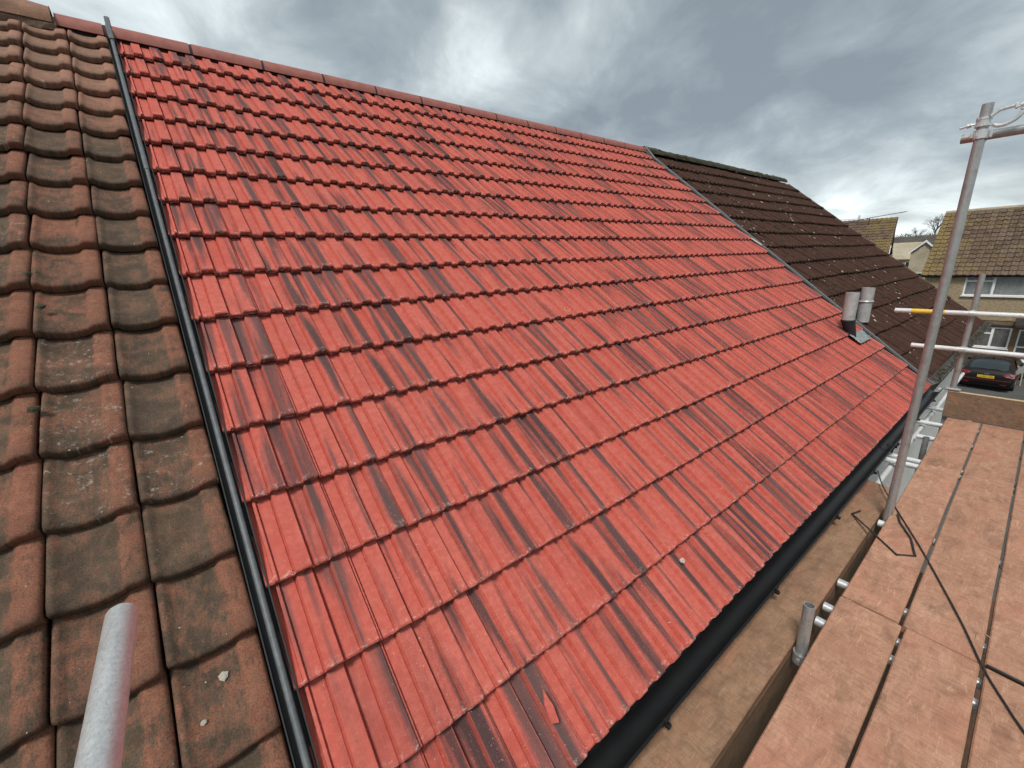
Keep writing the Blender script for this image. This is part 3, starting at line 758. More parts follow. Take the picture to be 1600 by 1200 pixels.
board([(4.962, -.7), (5.206, -.7), (5.199, 2.42), (4.947, 2.432)], BZ, .038, M_board, 'near walkway board with dark split cracks, right of the nearest one', 3, GB)
board([(4.933, 2.438), (5.198, 2.428), (5.182, 6.33), (4.899, 6.33)], BZ, .038, M_board, 'middle far walkway board crossed by the thin black cable', 4, GB)
board([(5.221, -.7), (5.480, -.7), (5.474, 2.40), (5.215, 2.416)], BZ, .038, M_board, 'near walkway board at the lower right corner of the photo', 5, GB)
board([(5.211, 2.436), (5.474, 2.42), (5.455, 6.33), (5.196, 6.33)], BZ, .038, M_board, 'far walkway board at the right edge of the photo', 6, GB)
board([(5.487, -.7), (5.745, -.7), (5.73, 6.33), (5.47, 6.33)], BZ, .038, M_board, 'outer walkway board, added out of view to shade the gaps', 9, GB)  # this row and the next are unseen, added to keep the gaps dark
board([(5.757, -.7), (6.01, -.7), (6.0, 6.33), (5.745, 6.33)], BZ, .038, M_board, 'outermost walkway board, added out of view farthest from the gutter', 10, GB)
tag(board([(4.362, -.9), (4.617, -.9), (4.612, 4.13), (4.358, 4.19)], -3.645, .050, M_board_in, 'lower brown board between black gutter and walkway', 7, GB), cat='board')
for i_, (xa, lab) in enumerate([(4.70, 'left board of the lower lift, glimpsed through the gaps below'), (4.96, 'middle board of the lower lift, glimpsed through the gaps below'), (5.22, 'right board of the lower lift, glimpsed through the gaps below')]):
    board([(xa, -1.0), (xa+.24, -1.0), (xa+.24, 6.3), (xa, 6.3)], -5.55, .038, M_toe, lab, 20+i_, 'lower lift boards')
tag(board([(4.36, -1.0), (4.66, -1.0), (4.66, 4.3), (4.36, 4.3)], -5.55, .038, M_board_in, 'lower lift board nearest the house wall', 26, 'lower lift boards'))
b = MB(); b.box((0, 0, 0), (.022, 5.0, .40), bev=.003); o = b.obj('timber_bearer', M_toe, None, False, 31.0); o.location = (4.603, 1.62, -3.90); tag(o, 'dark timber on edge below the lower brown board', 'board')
# toe board on edge
b = MB(); b.box((0, 0, 0), (1.6, .038, .295), bev=.004)
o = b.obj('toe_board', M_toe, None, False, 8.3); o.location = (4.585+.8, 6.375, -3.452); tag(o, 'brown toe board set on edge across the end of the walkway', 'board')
b = MB(); b.add([(-.8, -.021, .148), (.8, -.021, .148), (.8, .021, .148), (-.8, .021, .148), (-.8, -.021, .142), (.8, -.021, .142)], [(0, 1, 2, 3), (4, 5, 1, 0)])
b.obj('pale_edge', M_straw, o)  # pale strip along the top edge of the toe board

# ------------------------------------------------------------------ tubes
TR = .02415
def tube(p0, p1, mat, label, group=None, hollow=True, n=24):
    p0, p1 = Vector(p0), Vector(p1); L = (p1-p0).length
    b = MB()
    K = 6
    b.tube((0, 0, 0), (0, 0, L), TR, n, hollow=.0042)
    o = b.obj('scaffold_tube', mat, None, True); o.location = p0; o.rotation_euler = (p1-p0).to_track_quat('Z', 'Y').to_euler()
    return tag(o, label, 'tube', group)
GT = 'scaffold tubes'
tube((4.641, 3.585, GZ), (4.668, 3.585, -1.05), M_galv_b, 'tall upright tube rising above the walkway to the sky', GT)
tube((4.616, 6.42, GZ), (4.612, 6.42, -2.068), M_galv_b, 'far upright tube standing behind the toe board', GT)
tube((4.652, 1.965, -3.70), (4.648, 1.975, -3.392), M_galv_b, 'short open upright tube stub beside the nearest board', GT)
tube((5.75, -.30, -2.41), (4.075, -.285, -2.41), M_galv, 'thick tube end poking over the old tiles at lower left', GT)
tube((4.585, 3.645, -1.198), (6.3, 3.645, -1.21), M_galv_b, 'horizontal tube clamped near the top of the tall upright', GT)
rail = tube((6.6, 6.366, -2.465), (4.005, 6.366, -2.462), M_galv_w, 'upper white guard rail with a yellow band', GT)
b = MB(); b.tube((0, 0, 2.185), (0, 0, 2.455), TR+.0009, 24, caps=False); b.obj('yellow_band', M_yellow, rail, True)
tube((6.6, 6.366, -2.862), (4.205, 6.366, -2.842), M_galv_w, 'lower plain white guard rail above the toe board', GT)
tube((4.575, 5.62, GZ), (4.575, 5.62, -3.64), M_galv_b, 'upright tube cut off below board level, behind the tall upright', GT)
for i, (y, x0, lab) in enumerate([(2.643, 4.622, 'cross tube under the boards, bright end just beyond the stub'), (2.377, 4.627, 'cross tube under the board joint next to the stub'),
        (2.235, 4.632, 'cross tube nearest the stub, its white end half hidden'), (3.531, 4.624, 'cross tube whose white end shows at the tall upright foot'),
        (4.80, 4.37, 'cross tube just past the end of the lower brown board'), (4.93, 4.37, 'cross tube below the gutter union'), (5.67, 4.50, 'short bright cross tube by the cut upright'),
        (6.20, 4.385, 'second cross tube from the toe board'), (6.85, 4.375, 'cross tube beyond the toe board, nearest the neighbour roof')]):
    tube((5.85, y, -3.6645), (x0, y, -3.6645), M_galv_w if y > 3 else M_galv, lab, GT)
tube((4.46, 4.1, -3.74), (4.46, 9.5, -3.74), M_galv_w, 'long ledger tube running below the gutter', GT)
tube((4.78, -.9, -3.7135), (4.78, 7.0, -3.7135), M_galv, 'long ledger tube hidden under the walkway boards', GT)

# ------------------------------------------------------------------ couplers
def coupler(loc, off, label, axis='X', size=1.0):
    """right-angle coupler: one band round the upright, one round the horizontal tube"""
    root = empty('scaffold_coupler', loc); tag(root, label, 'coupler', 'scaffold couplers')
    x, y, z = loc
    b = MB(); b.tube((x, y, z-.022), (x, y, z+.022), TR+.007, 20, hollow=.0062); b.obj('upright_band', M_galv, root, True)
    b = MB(); b.tube((x-.022, y+off, z), (x+.022, y+off, z), TR+.007, 20, hollow=.0062); b.obj('rail_band', M_galv, root, True)
    b = MB(); sy = -1 if off > 0 else 1
    b.box((x-.038, y+sy*.006, z), (.022, .03, .03), bev=.004); b.tube((x-.046, y+sy*.05, z), (x-.046, y-sy*.02, z), .007, 10); b.obj('bolt', M_galv, root)
    b = MB(); b.tube((x-.046, y+sy*.052, z), (x-.046, y+sy*.036, z), .0125, 6); b.obj('nut', M_galv_w, root)
    b = MB(); b.box((x+.035, y+off*.5, z), (.016, .030, .040), bev=.004); b.obj('hinge', M_galv, root)
    return root
root = tag(empty('scaffold_coupler', (4.652, 1.965, -3.69)), 'coupler clamped low on the short stub, down in the gap', 'coupler', 'scaffold couplers')
b = MB(); b.tube((4.652, 1.965, -3.72), (4.652, 1.965, -3.665), TR+.009, 20, hollow=.0085); b.obj('upright_band', M_galv_b, root, True)
b = MB(); b.tube((4.652, 1.93, -3.69), (4.652, 2.03, -3.69), .008, 8); b.tube((4.652, 2.005, -3.69), (4.652, 2.02, -3.69), .014, 6); b.obj('bolt', M_galv, root)
coupler((4.6666, 3.585, -1.20), .06, 'right-angle coupler joining the top horizontal tube to the tall upright')
coupler((4.613, 6.42, -2.463), -.054, 'coupler fixing the upper guard rail to the far upright')
coupler((4.613, 6.42, -2.845), -.054, 'coupler fixing the lower guard rail to the far upright')
# sleeve at the toe board
root = tag(empty('scaffold_coupler', (4.615, 6.42, -3.30)), 'squat coupler clamped at the far upright foot above the toe board', 'coupler', 'scaffold couplers')
b = MB(); b.tube((4.615, 6.42, -3.335), (4.615, 6.42, -3.275), TR+.012, 20, hollow=.0112); b.obj('upright_band', M_galv_b, root, True)
b = MB(); b.box((4.615, 6.373, -3.285), (.13, .05, .028), bev=.01); b.obj('clamp_plate', M_galv_b, root)
# open swivel coupler above
cx, cy, cz = 4.6666, 3.585, -1.138
root = tag(empty('scaffold_coupler', (cx, cy, cz)), 'open swivel coupler hanging its loop beside the top of the tall upright', 'coupler', 'scaffold couplers')
b = MB(); b.tube((cx, cy, cz-.024), (cx, cy, cz-.012), TR+.008, 20, hollow=.007); b.tube((cx, cy, cz+.010), (cx, cy, cz+.022), TR+.008, 20, hollow=.007); b.tube((cx, cy, cz-.012), (cx, cy, cz+.010), TR+.005, 20, hollow=.004); b.obj('upright_band', M_galv, root, True)
b = MB(); b.path([(cx-.028, cy-.034, cz-.010), (cx-.055, cy-.036, cz-.013), (cx-.085, cy-.036, cz-.018)], .006, 8); b.tube((cx-.040, cy-.035, cz-.012), (cx-.058, cy-.036, cz-.014), .012, 6); b.obj('bolt', M_galv, root)
b = MB()
lo = []
for i in range(15):
    a = R(200+i*13.0)
    lo.append((cx+.088+.050*math.cos(a), cy-.026, cz+.004+.038*math.sin(a)+.014*math.cos(a)))
b.path(lo, .0055, 8, .010); b.obj('open_loop', M_galv, root)
b = MB(); b.path([(cx+.026, cy-.026, cz+.018), (cx+.052, cy-.026, cz+.040), (cx+.085, cy-.026, cz+.046), (cx+.108, cy-.026, cz+.046)], .0045, 8, .009); b.obj('swing_arm', M_galv, root)
b = MB(); b.tube((cx+.118, cy-.026, cz+.038), (cx+.172, cy-.026, cz+.058), .0055, 10); b.tube((cx+.128, cy-.026, cz+.042), (cx+.148, cy-.026, cz+.049), .0125, 6); b.box((cx+.112, cy-.026, cz+.044), (.012, .022, .026), bev=.003); b.obj('eye_bolt', M_galv_w, root)

# ------------------------------------------------------------------ cables and odd bits on the boards
def lay(pts, name, r, label, cat, mat=M_blackm, flat=None):
    fine = []
    P = [Vector(p) for p in pts]
    for i in range(len(P)-1):
        for k in range(6):
            t = k/6; p0 = P[max(i-1, 0)]; p1 = P[i]; p2 = P[i+1]; p3 = P[min(i+2, len(P)-1)]
            fine.append(.5*((2*p1)+(-p0+p2)*t+(2*p0-5*p1+4*p2-p3)*t*t+(-p0+3*p1-3*p2+p3)*t*t*t))
    fine.append(P[-1]); b = MB(); b.path(fine, r, 8, flat); return tag(b.obj(name, mat, None, True), label, cat)
lay([(4.452, 4.31, -3.60), (4.545, 4.02, -3.60), (4.698, 3.653, -3.592), (4.815, 3.39, -3.590), (4.927, 3.133, -3.592), (5.108, 2.676, -3.590), (5.206, 2.40, -3.592), (5.28, 2.24, -3.592), (5.335, 2.135, -3.592), (5.50, 1.86, -3.592)], 'cable', .0042, 'thin black cable lying diagonally across the walkway boards', 'cable')
b = MB(); b.path([(4.512, 3.56, -3.633), (4.483, 3.475, -3.634), (4.500, 3.45, -3.632)], .006, 8, .004); b.path([(4.500, 3.45, -3.632), (4.628, 3.255, -3.594), (4.794, 3.072, -3.593), (4.80, 3.066, -3.593)], .0062, 8, .004); b.path([(4.794, 3.072, -3.593), (4.872, 3.138, -3.593), (4.868, 3.15, -3.593)], .006, 8, .004); b.path([(4.868, 3.138, -3.592), (4.818, 3.33, -3.590), (4.735, 3.50, -3.590), (4.705, 3.60, -3.585)], .006, 8, .004)
tag(b.obj('plastic_strip', M_blackm, None, True), 'bent black plastic strip lying over board edge at the tall upright', 'strip')
b = MB(); b.path([(5.216, 2.432, -3.597), (5.33, 2.424, -3.597), (5.47, 2.410, -3.597)], .007, 8, .008); tag(b.obj('cable', M_blackm, None, True), 'short thick black strip filling the joint between right-hand boards', 'cable')  # dark of the open joint put in as a solid black strip
def shard(name, pts, hgt, mat, label, cat):
    n = len(pts); c = sum((Vector(p) for p in pts), Vector())/n
    vs = [Vector(p) for p in pts]+[Vector(p)+(hgt if isinstance(hgt, Vector) else Vector((0, 0, hgt))) for p in pts]
    fs = [tuple(range(n-1, -1, -1)), tuple(range(n, 2*n))]+[(i, (i+1) % n, n+(i+1) % n, n+i) for i in range(n)]
    return tag(obj(name, mesh(name, vs, fs, mat)), label, cat)
nrm = Vector((ST, 0, CT))
def on_roof(s, y, pts, h0, th):
    return [RP(s+a, y+c, h0+h) for a, c, h in pts], nrm*th
p, hh = on_roof(5.40, .69, [(-.065, .012, .010), (-.02, -.006, .0), (.035, -.018, .004), (.048, .012, .006), (-.005, .016, .016)], .022, .008); shard('tile_shard', p, hh, M_redbit, 'red triangular tile shard lying near the gutter', 'shard')
p, hh = on_roof(5.305, 1.724, [(-.012, -.010, 0), (.004, -.014, 0), (.016, .0, 0), (.006, .014, .004), (-.010, .008, .006)], .016, .008); shard('mortar_crumb', p, hh, M_lich, 'white crumb on the bottom red tile course', 'crumb')
p, hh = on_roof(2.569, 7.34, [(-.10, -.03, .0), (-.04, -.02, 0), (.08, .03, 0), (.09, .05, 0), (-.03, .0, 0)], .02, .014); shard('mortar_crumb', p, hh, M_white, 'white sliver against the far dark bonding strip', 'crumb')
b = MB(); b.path([RP(3.455+.024*math.sin(a*.5), 2.348+.022*math.cos(a*.5), .022+.004*math.sin(a)) for a in range(11)], .0022, 6); tag(b.obj('wire_ring', M_straw, None), 'small pale wire loop lying mid roof on red tiles', 'wire')
rng = random.Random(4)
for (s, y, r_, lab) in [(4.749, -.201, .014, 'larger pale dropping on the lowest visible old tile'), (4.842, -.267, .008, 'smaller pale dropping below the larger one on old tile')]:
    b = MB(); blob(b, RP(s, y, -.035 if s < 4.8 else -.018), r_, .25, rng); tag(b.obj('bird_dropping', M_lich, None), lab, 'dropping')
for (s, y, r_, lab) in [(3.58, -.572, .020, 'moss tuft in the joint between old tiles at far left'), (3.02, -.54, .018, 'moss tuft on an old tile edge, higher than the other'), (2.79, -.575, .012, 'tiny moss tuft in the left tile joint, topmost of three')]:
    b = MB(); blob(b, RP(s, y, .010), r_, .6, rng); tag(b.obj('moss_tuft', M_moss, None), lab, 'moss')
sd2 = MB()
for i in range(42):      # sawdust and grit
    x, y = rng.uniform(4.70, 5.45), rng.uniform(.9, 6.2); a = rng.uniform(0, 6.3); L = rng.uniform(.006, .03)
    sd2.box((x, y, BZ+.003), (L, .003, .002), Matrix.Rotation(a, 3, 'Z'))
tag(sd2.obj('wood_chips', M_straw), 'scattered pale wood splinters on the walkway', 'splinters', kind='stuff')

# ------------------------------------------------------------------ the house opposite
def roof_tiles_far(root_part, P0, ax, up, nrm_, wid, slope, cw, gg, name='roof_tiles', verge=0.0):
    b = MB(); tc = []; k = 0
    nc = int(wid/cw); nr = int(slope/gg)
    rg = random.Random(nc*nr)
    for r in range(nr):
        for c in range(nc):
            x0 = c*cw; d0 = r*gg; j = rg.uniform(-.008, .008); k += 1
            q = []
            for x, h in ((0, .0), (cw*.12, .045), (cw*.38, .050), (cw*.52, .004), (cw*.97, .0)):
                for d, hz_ in ((d0-.0, .052+j), (d0+gg*1.12, .006)):
                    q.append(P0+ax*(x0+x)+up*d+nrm_*(h+hz_))
                    tc.append(((x0+x)/10 if verge >= 0 else (wid-x0-x)/10, d, k*1.37))
                if True:
                    q.append(P0+ax*(x0+x)+up*(d0-.0)+nrm_*(h-.01)); tc.append((x0/10 if verge >= 0 else (wid-x0)/10, d0, k*1.37))
            fs = []
            for i in range(4): fs += [(3*i, 3*i+3, 3*i+4, 3*i+1), (3*i+2, 3*i+5, 3*i+3, 3*i)]
            b.add(q, fs)
    return tag(obj(name, mesh(name, b.v, b.f, M_far, False, tc), root_part), kind='stuff')

OH = tag(empty('opposite_house', (5, 38, GZ)), 'buff rendered house across the road with brown lichened roof', 'house')
FY, EZ = 37.45, -3.42
b = MB()
X0, X1 = -.02, 12.0
# front wall split round the openings
holes = [(1.78, 4.9, -4.64, -3.52), (2.45, 4.16, -7.66, -6.45), (4.42, 5.4, -8.55, -6.5)]
def wall_with_holes(b, x0, x1, z0, z1, y, th, holes):
    xs = sorted({x0, x1, *[h[0] for h in holes], *[h[1] for h in holes]}); zs = sorted({z0, z1, *[h[2] for h in holes], *[h[3] for h in holes]})
    xs = [x for x in xs if x0 <= x <= x1]; zs = [z for z in zs if z0 <= z <= z1]
    for i in range(len(xs)-1):
        for k in range(len(zs)-1):
            mx, mz = (xs[i]+xs[i+1])/2, (zs[k]+zs[k+1])/2
            if any(h[0] < mx < h[1] and h[2] < mz < h[3] for h in holes): continue
            b.box((mx, y+th/2, mz), (xs[i+1]-xs[i]-.0006, th, zs[k+1]-zs[k]-.0006))
wall_with_holes(b, X0, X1, -6.05, -3.40, FY, .22, holes)
b.obj('upper_wall', M_render, OH)
b = MB(); wall_with_holes(b, X0, X1, GZ, -6.052, FY+.03, .22, holes); b.obj('lower_wall', M_brick, OH)
b = MB(); b.prism([(FY+.225, GZ), (FY+.225, -3.4), (41.0, .28), (44.6, -3.4), (44.6, GZ)], X0, X0+.2, lambda a, c, t: (t, a, c)); b.obj('gable_wall', M_render, OH)
b = MB(); b.box((6, FY+2.0, -6), (11.5, .05, 5.0)); b.obj('room_back', M_dark, OH)
b = MB(); b.box((5.95, FY-.18, EZ-.09), (12.3, .06, .13)); b.obj('fascia_gutter', M_dark, OH)
rv = Vector((0, 41.0-37.15, .40+3.46)); SL = rv.length; up = rv.normalized(); nr_ = Vector((0, -up.z, up.y))
b = MB(); q0 = Vector((-.2, 37.15, -3.47)); q1 = Vector((12.1, 37.15, -3.47))
b.add([q0, q1, q1+rv, q0+rv, q1+rv+Vector((0, 3.85, -3.86)), q0+rv+Vector((0, 3.85, -3.86))], [(0, 1, 2, 3), (3, 2, 4, 5)])
rf = b.obj('roof', M_slate, OH)
roof_tiles_far(rf, q0, Vector((1, 0, 0)), up, nr_, 12.3, SL, .30, .335)
b = MB(); b.tube((-.2, 41.0, .38), (12.1, 41.0, .38), .13, 10); b.obj('ridge', M_stone, rf)
def window(root, x0, x1, z0, z1, y, mull, trans, cur, drop=0.0):
    b = MB(); f = .075; yc = y+.05
    b.box(((x0+x1)/2, yc, z1-f/2), (x1-x0, .09, f)); b.box(((x0+x1)/2, yc, z0+f/2), (x1-x0, .09, f))
    b.box((x0+f/2, yc, (z0+z1)/2), (f, .088, z1-z0-2*f)); b.box((x1-f/2, yc, (z0+z1)/2), (f, .088, z1-z0-2*f))
    for mx in mull: b.box((mx, yc, (z0+z1)/2), (.11, .086, z1-z0-2*f))
    for (a, c, zt) in trans: b.box(((a+c)/2, yc, zt), (c-a-.06, .084, .075))
    fr_ = b.obj('window', M_white, root)
    b = MB(); b.box(((x0+x1)/2, y-.03, z0-.035), (x1-x0+.1, .16, .05)); b.obj('sill', M_white, fr_)
    b = MB(); b.box(((x0+x1)/2, yc, (z0+z1)/2), (x1-x0-.1, .012, z1-z0-.1)); b.obj('pane', M_pane, fr_)
    vs = []; fs = []; n = int((x1-x0)/.03)
    for i in range(n+1):
        x = x0+.06+(x1-x0-.12)*i/n; d = .035*math.sin(x*34)+.015*math.sin(x*13)
        vs += [(x, y+.17+d, z0+.03), (x, y+.17+d*.7, z1-.03)]
    for i in range(n): fs.append((2*i, 2*i+2, 2*i+3, 2*i+1))
    obj('curtain', mesh('curtain', vs, fs, cur, True), fr_)
window(OH, 1.78, 4.9, -4.64, -3.52, FY, [2.97], [(1.8, 2.97, -3.80)], M_bronze)
window(OH, 2.45, 4.16, -7.66, -6.45, FY+.03, [3.42], [(2.47, 3.42, -6.82)], M_bronze2)
window(OH, 4.42, 5.4, -8.5, -6.5, FY+.03, [], [(4.4, 5.4, -7.5)], M_bronze2)
b = MB(); b.prism([(FY-.9, -6.28), (FY-.9, -6.14), (FY-.002, -5.72), (FY-.002, -6.28)], 4.22, 6.4, lambda a, c, t: (t, a, c)); b.obj('porch_canopy', M_dark, OH)
b = MB(); b.box((3.3, FY+.0, -6.36), (1.9, .06, .14)); b.obj('lintel', M_dark, OH)

# second house, half behind the brown roof
H2 = tag(empty('background_house', (-6.5, 45, GZ)), 'house peeking over the brown roof, yellow lichen on its tiles', 'house')
ang = R(9); ax = Vector((-math.cos(ang), -math.sin(ang), 0)); bk = Vector((-math.sin(ang), math.cos(ang), 0))
c0 = Vector((-3.10, 43.0, -2.45)); rise = Vector((0, 0, 3.15)); rv = bk*4.0+rise; up = rv.normalized(); n2 = (-bk*rise.z+Vector((0, 0, 4.0))).normalized()
b = MB(); b.add([c0, c0+ax*8, c0+ax*8+rv, c0+rv, c0+ax*8+bk*8, c0+bk*8], [(0, 3, 2, 1), (3, 5, 4, 2)]); rf = b.obj('roof', M_slate, H2)
roof_tiles_far(rf, c0, ax, up, n2, 8.0, rv.length, .30, .335)
g0 = c0+ax*.12
b = MB(); b.add([g0+Vector((0, 0, -.1)), g0+rv-Vector((0, 0, .1)), g0+bk*8-Vector((0, 0, .1)), Vector((g0.x+bk.x*8, g0.y+bk.y*8, GZ)), Vector((g0.x, g0.y, GZ))], [(0, 4, 3, 2, 1)])
b.add([g0+bk*.3+Vector((0, 0, -.15)), g0+bk*.3+ax*7.7+Vector((0, 0, -.15)), Vector(((g0+bk*.3+ax*7.7).x, (g0+bk*.3+ax*7.7).y, GZ)), Vector(((g0+bk*.3).x, (g0+bk*.3).y, GZ))], [(0, 1, 2, 3)]); b.obj('wall', M_dark, H2)  # dark brick, the gable's shadow put into the near-black colour
b = MB(); b.prism([(0, -.16), (0, .0), (.04, .0), (.04, -.16)], 0, rv.length*.30, lambda a, h, t: c0-ax*a+up*t+n2*h); b.obj('bargeboard', M_white, H2)
b = MB(); b.prism([(0, -.2), (0, .0), (.05, .0), (.05, -.2)], rv.length*.302, rv.length, lambda a, h, t: c0-ax*a+up*t+n2*h); b.obj('verge_shade', M_dark, H2)  # near-black strip paints the shadow under the verge

# aerial
A = tag(empty('television_aerial', (-5.3, 45, -.8)), 'thin television aerial on a mast over the peeking house roof', 'aerial')
b = MB(); b.tube((-5.32, 46.0, -.9), (-5.30, 46.0, .78), .028, 8); b.obj('mast', M_dark, A)
b = MB(); b.tube((-5.95, 46.0, .69), (-3.05, 46.0, 1.00), .022, 8); b.obj('boom', M_dark, A)
b = MB()
for i in range(14):
    t = .22+i*.055; x = -5.95+2.9*t; z = .69+.31*t; b.tube((x, 45.85, z-.06), (x, 46.15, z+.06), .008, 5)
b.obj('directors', M_dark, A)
b = MB()
for i in range(5):
    x = -5.9+i*.04
    b.tube((-6.02, 45.7+i*.15, .42), (-6.02, 45.7+i*.15, 1.02), .01, 5); b.tube((-6.02, 45.7, .45+i*.14), (-6.02, 46.3, .45+i*.14), .01, 5)
b.tube((-5.75, 46, .5), (-5.2, 46, .56), .012, 5); b.obj('reflector', M_alloy, A)
b = MB(); b.path([(-5.3, 46, .7), (-7.5, 44, .72), (-9.6, 42, .95), (-12.5, 39, 1.5)], .012, 5); tag(b.obj('overhead_wire', M_dark), 'thin overhead wire reaching left from the aerial', 'wire')

# ------------------------------------------------------------------ distant houses, trees
def far_house(loc, rz, w_, d_, hw, hr, wallm, roofm, label, gable_front=True, wins=()):
    root = tag(empty('distant_house', loc, rz), label, 'house', 'distant houses'); root['local'] = 1
    def put(b, n, m_, par=None): return b.obj(n, m_, par or root)
    b = MB()
    if gable_front: b.prism([(-w_/2, 0), (w_/2, 0), (w_/2, hw), (0, hw+hr), (-w_/2, hw)], 0, d_, lambda a, c, t: (a, t, c))
    else: b.prism([(0, 0), (d_, 0), (d_, hw), (d_/2, hw+hr), (0, hw)], -w_/2, w_/2, lambda a, c, t: (t, a, c))
    put(b, 'wall', wallm); b = MB()
    if gable_front:
        for sx in (-1, 1): b.prism([(sx*(w_/2+.25), hw-.25*hr/(w_/2)), (sx*(w_/2+.25), hw+.12-.25*hr/(w_/2)), (0, hw+hr+.14), (0, hw+hr+.02)], -.25, d_, lambda a, c, t: (a, t, c))
    else:
        for p_, q_ in ((0, 1), (d_, -1)): b.prism([(p_-q_*.3, hw-.3*hr/(d_/2)), (p_-q_*.3, hw+.12-.3*hr/(d_/2)), (d_/2, hw+hr+.14), (d_/2, hw+hr+.02)], -w_/2-.2, w_/2+.2, lambda a, c, t: (t, a, c))
    put(b, 'roof', roofm)
    if gable_front:
        b = MB()
        for sx in (-1, 1): b.prism([(sx*(w_/2+.27), hw-.22-.25*hr/(w_/2)), (sx*(w_/2+.27), hw+.05-.25*hr/(w_/2)), (0, hw+hr+.1), (0, hw+hr-.2)], -.30, -.252, lambda a, c, t: (a, t, c))
        put(b, 'bargeboard', M_white)
    for (x, z, a, c) in wins:
        b = MB(); b.box((x, -.02, z), (a, .1, c)); f = put(b, 'window', M_white)
        b = MB(); b.box((x, -.045, z), (a*.8, .09, c*.8)); b.obj('pane', M_glass, f)
    return root
far_house((-6.45, 80, GZ), R(4), 1.9*1.35, 8, 6.5, 1.25, M_stone, M_slate, 'distant stone gable with white bargeboards between the two roofs', True, [(0, 3.2, .6, .8)])
far_house((-10.2, 88, GZ), R(-4), 7, 7, 5.4, 2.2, M_stone, M_stone, 'distant pale house left of the stone gable', False, [(1.2, 4.5, .9, .9), (2.6, 4.5, .5, .9), (-1, 4.5, .9, .9)])
far_house((-9.5, 125, GZ+1), R(2), 24, 8, 5.8, 2.4, M_brick, M_slate, 'long distant dark roof below the hill', False)
far_house((-8.3, 70, GZ), R(20), 2.6, 4, 3.4, 1.4, M_white, M_slate, 'small distant white outbuilding below the stone gable', True, [(0, 2.2, .8, .8)])

def bare_tree(loc, hgt, label, seed, lean=0.0):
    root = tag(empty('bare_tree', loc), label, 'tree', 'bare trees on the hill'); root['local'] = 1
    rg = random.Random(seed); trunk = MB(); crown = MB()
    def grow(p, d, L, r, lev):
        q = p+d*L
        (trunk if lev < 2 else crown).tube(p, q, r, 5 if lev < 3 else 3, r*.62, caps=False)
        if lev >= 5: return
        for i in range(rg.choice([3, 3, 4]) if lev else 5):
            nd = (d+Vector((rg.uniform(-1, 1), rg.uniform(-1, 1), rg.uniform(-.25, .7)))*.75).normalized()
            grow(p+d*L*rg.uniform(.55, 1.0), nd, L*rg.uniform(.55, .8), r*.55, lev+1)
    grow(Vector((0, 0, 0)), Vector((lean, 0, 1)).normalized(), hgt*.3, hgt*.022, 0)
    trunk.obj('trunk', M_bark, root); crown.obj('crown', M_bark, root)
bare_tree((-30.5, 262, 1.0), 14, 'tall bare tree on the hilltop, leftmost of the tall ones', 1)
bare_tree((-27.3, 268, 1.0), 15, 'broad bare tree on the hilltop right of the tallest', 2)
bare_tree((-35.5, 258, 1.0), 8, 'low bare tree alone on the hilltop at the left', 3)
bare_tree((-24.2, 262, 1.0), 13, 'bare tree on the hilltop nearest the opposite house roof', 4)
bare_tree((-21.5, 266, 1.0), 12, 'bare tree just hidden behind the opposite house verge', 6)
bare_tree((-7.5, 66, GZ), 5.6, 'bare garden tree in front of the stone gable', 5)
b = MB(); rg = random.Random(12)
for i in range(2600):
    x = rg.uniform(-70, 10); y = rg.uniform(255, 285); h = (1.2+2.6*abs(noise.noise((x*.11, y*.05, 3))))*rg.random()**.6
    c = Vector((x, y, 2.2+h)); e = Vector((rg.uniform(-1, 1), rg.uniform(-.3, .3), rg.uniform(.2, 1.6)))*.55; e2 = Vector((.07, 0, .03))
    b.add([c-e, c-e*.2+e2, c+e, c-e2], [(0, 1, 2, 3)])
tag(b.obj('scrub', M_bark), 'leafless scrub along the top of the far hill', 'scrub', kind='stuff')
# evergreen beside the background house
root = tag(empty('evergreen_tree', (-6.6, 60, GZ)), 'dark evergreen tip beside the lichened house verge', 'tree'); root['local'] = 1
b = MB(); b.tube((0, 0, 0), (0, 0, 7.5), .2, 8, .05); b.obj('trunk', M_bark, root)
b = MB(); rg = random.Random(9)
for i in range(1500):
    z = 1.5+8.0*rg.random(); rr = (9.6-z)/8*1.5*rg.random()**.5; a = rg.uniform(0, 6.28)
    c = Vector((rr*math.cos(a), rr*math.sin(a), z)); e1 = Vector((rg.uniform(-1, 1), rg.uniform(-1, 1), rg.uniform(-1, 1))).normalized()*.16; e2 = Vector((rg.uniform(-1, 1), rg.uniform(-1, 1), rg.uniform(-1, 1))).normalized()*.09
    b.add([c-e1, c+e2, c+e1, c-e2], [(0, 1, 2, 3)])
b.obj('crown', M_green, root)

